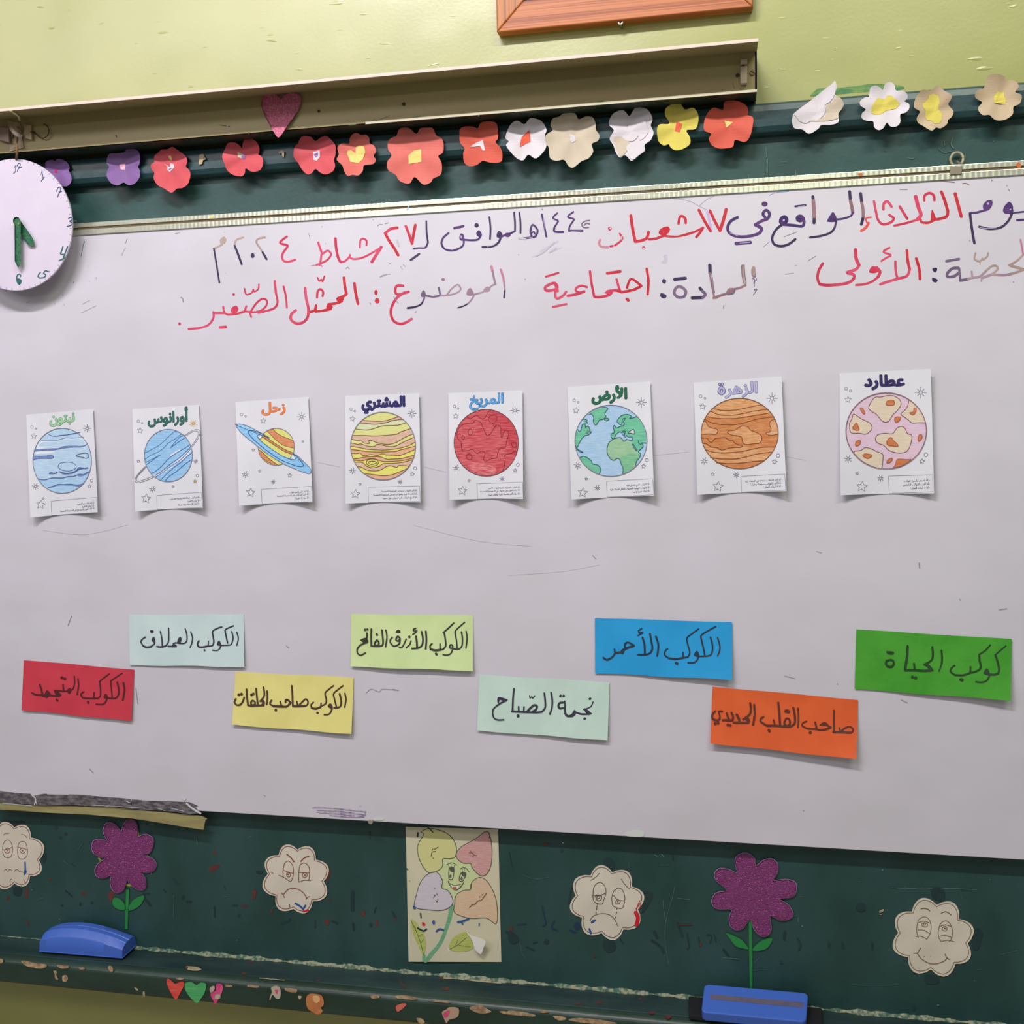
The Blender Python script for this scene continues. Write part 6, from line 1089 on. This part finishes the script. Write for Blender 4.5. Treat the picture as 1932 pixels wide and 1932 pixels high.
H_ = [('1262 275 1240 260 1300 235 1380 250 1450 290 1488 360 1482 430 1445 445 1395 448 1392 500 1350 535 1290 540 1235 460 1218 360', c_y), ('1700 255 1620 310 1530 360 1490 410 1500 450 1540 478 1590 480 1600 510 1650 560 1695 560 1730 500 1740 400 1728 300', c_p), ('1200 785 1210 700 1240 610 1290 555 1350 540 1392 600 1388 652 1430 670 1465 735 1450 780 1390 808 1300 805', c_l), ('1770 900 1700 862 1600 865 1530 850 1475 820 1478 760 1490 700 1540 670 1590 662 1600 610 1650 578 1700 600 1750 680 1775 780', c_o)]
for q, m_ in H_: pp_('heart_petal', (m_, 5, 'F ' + q), (pen, 5, 'O ' + q), base=0.0006)
pk2 = M('tiny_pen', (96, 80, 56), 0.7)
pp_('petal_words', (pk2, 5, '1312 430 1320 400 1345 395; 1325 440 1328 445; 1335 380 1350 372 1362 365; 1318 385 1325 378; 1578 405 1600 405 1612 420 1632 425; 1590 395 1592 393; 1612 400 1614 398; 1605 430 1608 432; 1330 720 1340 700; 1345 738 1355 748 1360 728; 1352 690 1356 700; 1580 790 1600 770 1620 765 1640 742 1665 735 1700 690; 1590 780 1592 778; 1650 715 1655 712; 1670 700 1674 696; 1335 650 1338 655'), base=0.0010, label='small handwritten words in the petals')
gst_ = crayon('poster_stem_green', (92, 158, 110), (116, 176, 130), 1.1); glf = crayon('poster_leaf', (164, 178, 70), (184, 190, 110), 0.6)
pp_('stem_drawing', (gst_, 5, 'F 1440 790 1470 770 1460 850 1430 940 1390 1040 1330 1120 1290 1168 1262 1168 1300 1110 1360 1040 1400 950 1430 850; F 1252 1120 1275 1125 1262 1165 1252 1165'))
for q, vn in (('1170 875 1200 885 1240 940 1270 1000 1275 1060 1258 1125 1225 1060 1190 980', 'w4 1172 880 1210 960 1240 1040 1260 1120; w3 1225 1000 1250 975; w3 1240 1040 1262 1010; w3 1205 950 1200 920'), ('1440 1080 1445 1040 1480 990 1560 958 1600 1000 1612 1060 1580 1090 1500 1098', 'w4 1445 1080 1500 1050 1560 1000; w3 1500 1050 1545 1060 1590 1065; w3 1480 1060 1500 1020')): pp_('leaf_drawing', (glf, 5, 'F ' + q), (pen, 4, vn), base=0.0006)
pp_('marker_marks', (mblk, 6, 'w9 1238 830 1242 860; w6 1142 515 1150 525; w11 1218 932 1240 945 1262 952 1280 940; w3 1160 600 1163 604; w10 1220 265 1217 290; w7 1270 215 1300 235 1325 262; w6 1720 300 1725 285'), (mbl, 8, 'F 1185 780 1198 775 1205 795 1192 800; B 1330 892 10 14; w12 1350 955 1370 940 1398 945; w13 1500 890 1530 885 1575 868; w9 1520 890 1535 905; w7 1650 900 1648 915'), (mrd, 8, 'F 1248 893 1265 895 1270 912 1255 915'), base=0.0012)
k = Ink(Surf(GREEN_Y - 0.002, lambda u, v: max(0, (u - 884) * 0.0004)), G2, 0.002); k.draw(5, M('peeled_paper', (210, 208, 200), 0.7), 'F 1560 958 1600 985 1690 1018 1680 1070 1660 1115 1620 1080 1600 1020; F 1430 1070 1440 1090 1432 1120 1420 1140 1412 1120'); k.build('peeled_flap', t, kind='stuff')

# ------------------------------------------------------------------ erasers on the ledge
eb = M('blue_plastic', (60, 96, 180), 0.38, spec=0.5); ebd = M('blue_plastic_dark', (40, 72, 160), 0.4); mblkf = M('black_felt', (22, 24, 26), 0.95)
zt_ = zj + 0.0012
A = PZ(302 / 4.025, 1460 + 1368 / 4.025, zt_); B = PZ(930 / 4.025, 1460 + 1420 / 4.025, zt_); Cc = PZ(1048 / 4.025, 1460 + 1310 / 4.025, zt_)
ux = (B - A); Lx = ux.length; ux.normalize(); uy = Vector((-ux.y, ux.x, 0)); Wd = 0.052
er = thing('board_eraser', A + ux * Lx / 2 + uy * Wd / 2, 'arched blue plastic board eraser lying on the ledge at the left', 'eraser', 'blue board erasers on the ledge')
ER = [(0.0, 0.034), (0.02, 0.040), (0.1, 0.0465), (0.22, 0.0515), (0.38, 0.054), (0.5, 0.0535), (0.65, 0.050), (0.8, 0.044), (0.92, 0.037), (1.0, 0.031)]
def earch(t_):
    for (a, h0), (b, h1) in zip(ER, ER[1:]):
        if t_ <= b: return h0 + (h1 - h0) * (t_ - a) / (b - a)
    return ER[-1][1]
hF = (A - PZ(302 / 4.025, 1460 + 1270 / 4.025, zt_ + 0.0)).length
g = Mesh(); N = 40; W_ = [(0.0, 0.30), (0.02, 0.72), (0.08, 0.80), (0.26, 0.985), (0.28, 0.955), (0.30, 0.99), (0.50, 1.0), (0.52, 0.97), (0.54, 1.0), (0.80, 0.99), (0.95, 0.85), (1.0, 0.60)]
vs = []
for i in range(N + 1):
    t_ = i / N; h_ = earch(t_)
    vs.append(A + ux * Lx * t_ + Vector((0, 0, 0.006)))
    for wq, hq in W_: vs.append(A + ux * Lx * t_ + uy * Wd * wq + Vector((0, 0, h_ * hq)))
    vs.append(A + ux * Lx * t_ + uy * Wd + Vector((0, 0, 0.006)))
m_ = len(W_) + 2
fs = [(i * m_ + k, (i + 1) * m_ + k, (i + 1) * m_ + (k + 1) % m_, i * m_ + (k + 1) % m_) for i in range(N) for k in range(m_)] + [tuple(range(m_ - 1, -1, -1)), tuple(range(N * m_, N * m_ + m_))]
g.add(vs, fs, eb); o = g.build('body', er, smooth=True)
md = o.modifiers.new('edge', 'EDGE_SPLIT'); md.split_angle = math.radians(38)
g = Mesh(); e0 = A - ux * 0.0012 - uy * 0.0012; e1 = A + ux * (Lx + 0.0012) - uy * 0.0012
g.hexa([e0 + Vector((0, 0, z)) for z in (0.0055,)] + [e1 + Vector((0, 0, 0.0055)), e1 + uy * (Wd + 0.0024) + Vector((0, 0, 0.0055)), e0 + uy * (Wd + 0.0024) + Vector((0, 0, 0.0055))], [p + Vector((0, 0, 0.0018)) for p in (e0 + Vector((0, 0, 0.0055)), e1 + Vector((0, 0, 0.0055)), e1 + uy * (Wd + 0.0024) + Vector((0, 0, 0.0055)), e0 + uy * (Wd + 0.0024) + Vector((0, 0, 0.0055)))], eb); g.build('base_rim', er, bevel=0.0005)
g = Mesh(); p0 = A + ux * 0.003 + uy * 0.003; p1 = A + ux * (Lx - 0.003) + uy * 0.003; p2 = A + ux * (Lx - 0.003) + uy * (Wd - 0.003); p3 = A + ux * 0.003 + uy * (Wd - 0.003)
g.hexa([p0, p1, p2, p3], [p + Vector((0, 0, 0.006)) for p in (p0, p1, p2, p3)], mblkf); g.build('felt_pad', er)

# second eraser: top face turned to the room, leaning on the ledge joint
zt2 = zj + 0.033
a0 = PZ(1323, 1909, zt2 - 0.008); b0 = PZ(1521, 1928, zt2 - 0.008); a1 = PZ(1329, 1856, zt2 + 0.008); b1 = PZ(1525, 1873, zt2 + 0.008)
er2 = thing('board_eraser', (a0 + b1) / 2 - Vector((0, 0, 0.03)), 'flat blue board eraser with a grey strip on its back, at the lower right', 'eraser', 'blue board erasers on the ledge')
nrm = (b0 - a0).cross(a1 - a0).normalized()
if nrm.z < 0: nrm = -nrm
ff = lambda s_, t_: (a0 * (1 - s_) + b0 * s_) * (1 - t_) + (a1 * (1 - s_) + b1 * s_) * t_
def rrect(s0, s1, t0, t1, r_s, r_t, n=5):
    out = []
    for (cx_, cy_, a0_) in ((s1 - r_s, t0 + r_t, -90), (s1 - r_s, t1 - r_t, 0), (s0 + r_s, t1 - r_t, 90), (s0 + r_s, t0 + r_t, 180)):
        for i in range(n + 1):
            a = math.radians(a0_ + 90 * i / n); out.append((cx_ + r_s * math.cos(a), cy_ + r_t * math.sin(a)))
    return out
def slab(nm, loop, d0, d1, mat, bev, par):
    g = Mesh(); n = len(loop); lo = [ff(*p) + nrm * d0 for p in loop]; hi = [ff(*p) + nrm * d1 for p in loop]
    g.add(lo + hi, [tuple(range(n - 1, -1, -1)), tuple(range(n, 2 * n))] + [(i, (i + 1) % n, n + (i + 1) % n, n + i) for i in range(n)], mat); return g.build(nm, par, bevel=bev)
slab('body', rrect(0, 1, 0, 1, 0.05, 0.14), -0.020, 0.0, eb, 0.0025, er2)
slab('back_strip', rrect(0.07, 0.965, 0.46, 0.64, 0.003, 0.01), -0.0005, 0.0004, M('grey_label_strip', (96, 88, 104), 0.6, (84, 80, 104), (60, 60, 60)), 0, er2)
fl = Mesh(); q0 = PZ(1300, 1925, zj + 0.002); q1 = PZ(1552, 1948, zj + 0.002); q2 = PZ(1548, 1892, zj + 0.002); q3 = PZ(1300, 1868, zj + 0.002)
q2.y = min(q2.y, GREEN_Y - 0.014); q3.y = min(q3.y, GREEN_Y - 0.014)
fl.hexa([q0, q1, q2, q3], [p + Vector((0, 0, 0.010)) for p in (q0, q1, q2, q3)], mblkf); fl.build('felt_pad', er2, bevel=0.003)

# ------------------------------------------------------------------ stickers on the front of the ledge
def sticker(crop, lay, label, cat, nm, group=None):
    s_ = Surf(yl - 0.0005); f0 = None
    k = Ink(s_, crop, 0.0004)
    for m_, q in lay: k.fill(pts(q), m_, sp=5, thick=-0.0008)
    o = k.build(nm, None); setp(o, label, cat, group)
shr = M('heart_red', (200, 60, 54), 0.5, (206, 90, 76), (20, 20, 200)); shg = M('heart_green', (62, 150, 86), 0.5, (84, 164, 104), (20, 20, 200)); shp = M('heart_pink', (190, 50, 110), 0.5, (208, 84, 130), (60, 60, 60)); mtorn2 = M('torn_white', (172, 160, 140), 0.8); mor = M('orange_disc', (186, 124, 74), 0.5, (170, 104, 62), (60, 60, 60)); mlp = M('pale_peach', (204, 160, 108), 0.6)
sticker(G1, [(shr, '1265 1560 1280 1555 1300 1568 1330 1592 1370 1576 1397 1582 1395 1610 1370 1660 1340 1712 1320 1700 1290 1650 1268 1600')], 'red foil heart sticker on the ledge front', 'sticker', 'heart_sticker', 'heart stickers on the ledge')
sticker(G1, [(shg, '1405 1590 1430 1580 1460 1582 1490 1602 1520 1584 1560 1590 1565 1620 1550 1670 1520 1715 1495 1742 1455 1710 1415 1660 1402 1620')], 'green foil heart sticker on the ledge front', 'sticker', 'heart_sticker', 'heart stickers on the ledge')
sticker(G1, [(shp, '1640 1600 1665 1590 1690 1608 1688 1650 1665 1700 1635 1748 1618 1720 1598 1680 1605 1655 1635 1645'), (mtorn2, '1592 1625 1625 1608 1628 1640 1600 1665'), (mtorn2, '1635 1675 1672 1675 1670 1705 1630 1705')], 'torn pink heart sticker on the ledge front', 'sticker', 'heart_sticker', 'heart stickers on the ledge')
sticker(G2, [(mor, '440 1410 465 1390 510 1392 545 1405 560 1440 558 1475 540 1490 552 1515 520 1538 490 1525 450 1500 435 1455'), (mlp, '485 1405 520 1405 535 1435 510 1460 485 1440')], 'round orange sticker peeling off the ledge', 'sticker', 'round_sticker')
sticker(G2, [(mtorn2, '190 1350 225 1335 255 1355 255 1420 225 1425 200 1400 185 1440 180 1420 195 1380'), (shp, '218 1368 240 1370 232 1395')], 'torn white sticker remnant with a pink trace, left of the orange sticker', 'sticker', 'sticker_remnant')
sticker(G2, [(M('salmon_sticker', (192, 100, 84), 0.6), '1065 1480 1095 1462 1130 1458 1138 1470 1110 1500 1075 1518')], 'small salmon pink sticker scrap on the ledge front', 'sticker', 'sticker_remnant')
sticker(G2, [(M('beige_remnant', (168, 140, 118), 0.8), '1388 1520 1420 1500 1440 1485 1500 1490 1508 1530 1490 1560 1440 1575 1420 1600 1400 1560'), (shp, '1402 1530 1440 1510 1435 1540 1410 1560')], 'torn beige and pink sticker remnant near the poster', 'sticker', 'sticker_remnant')
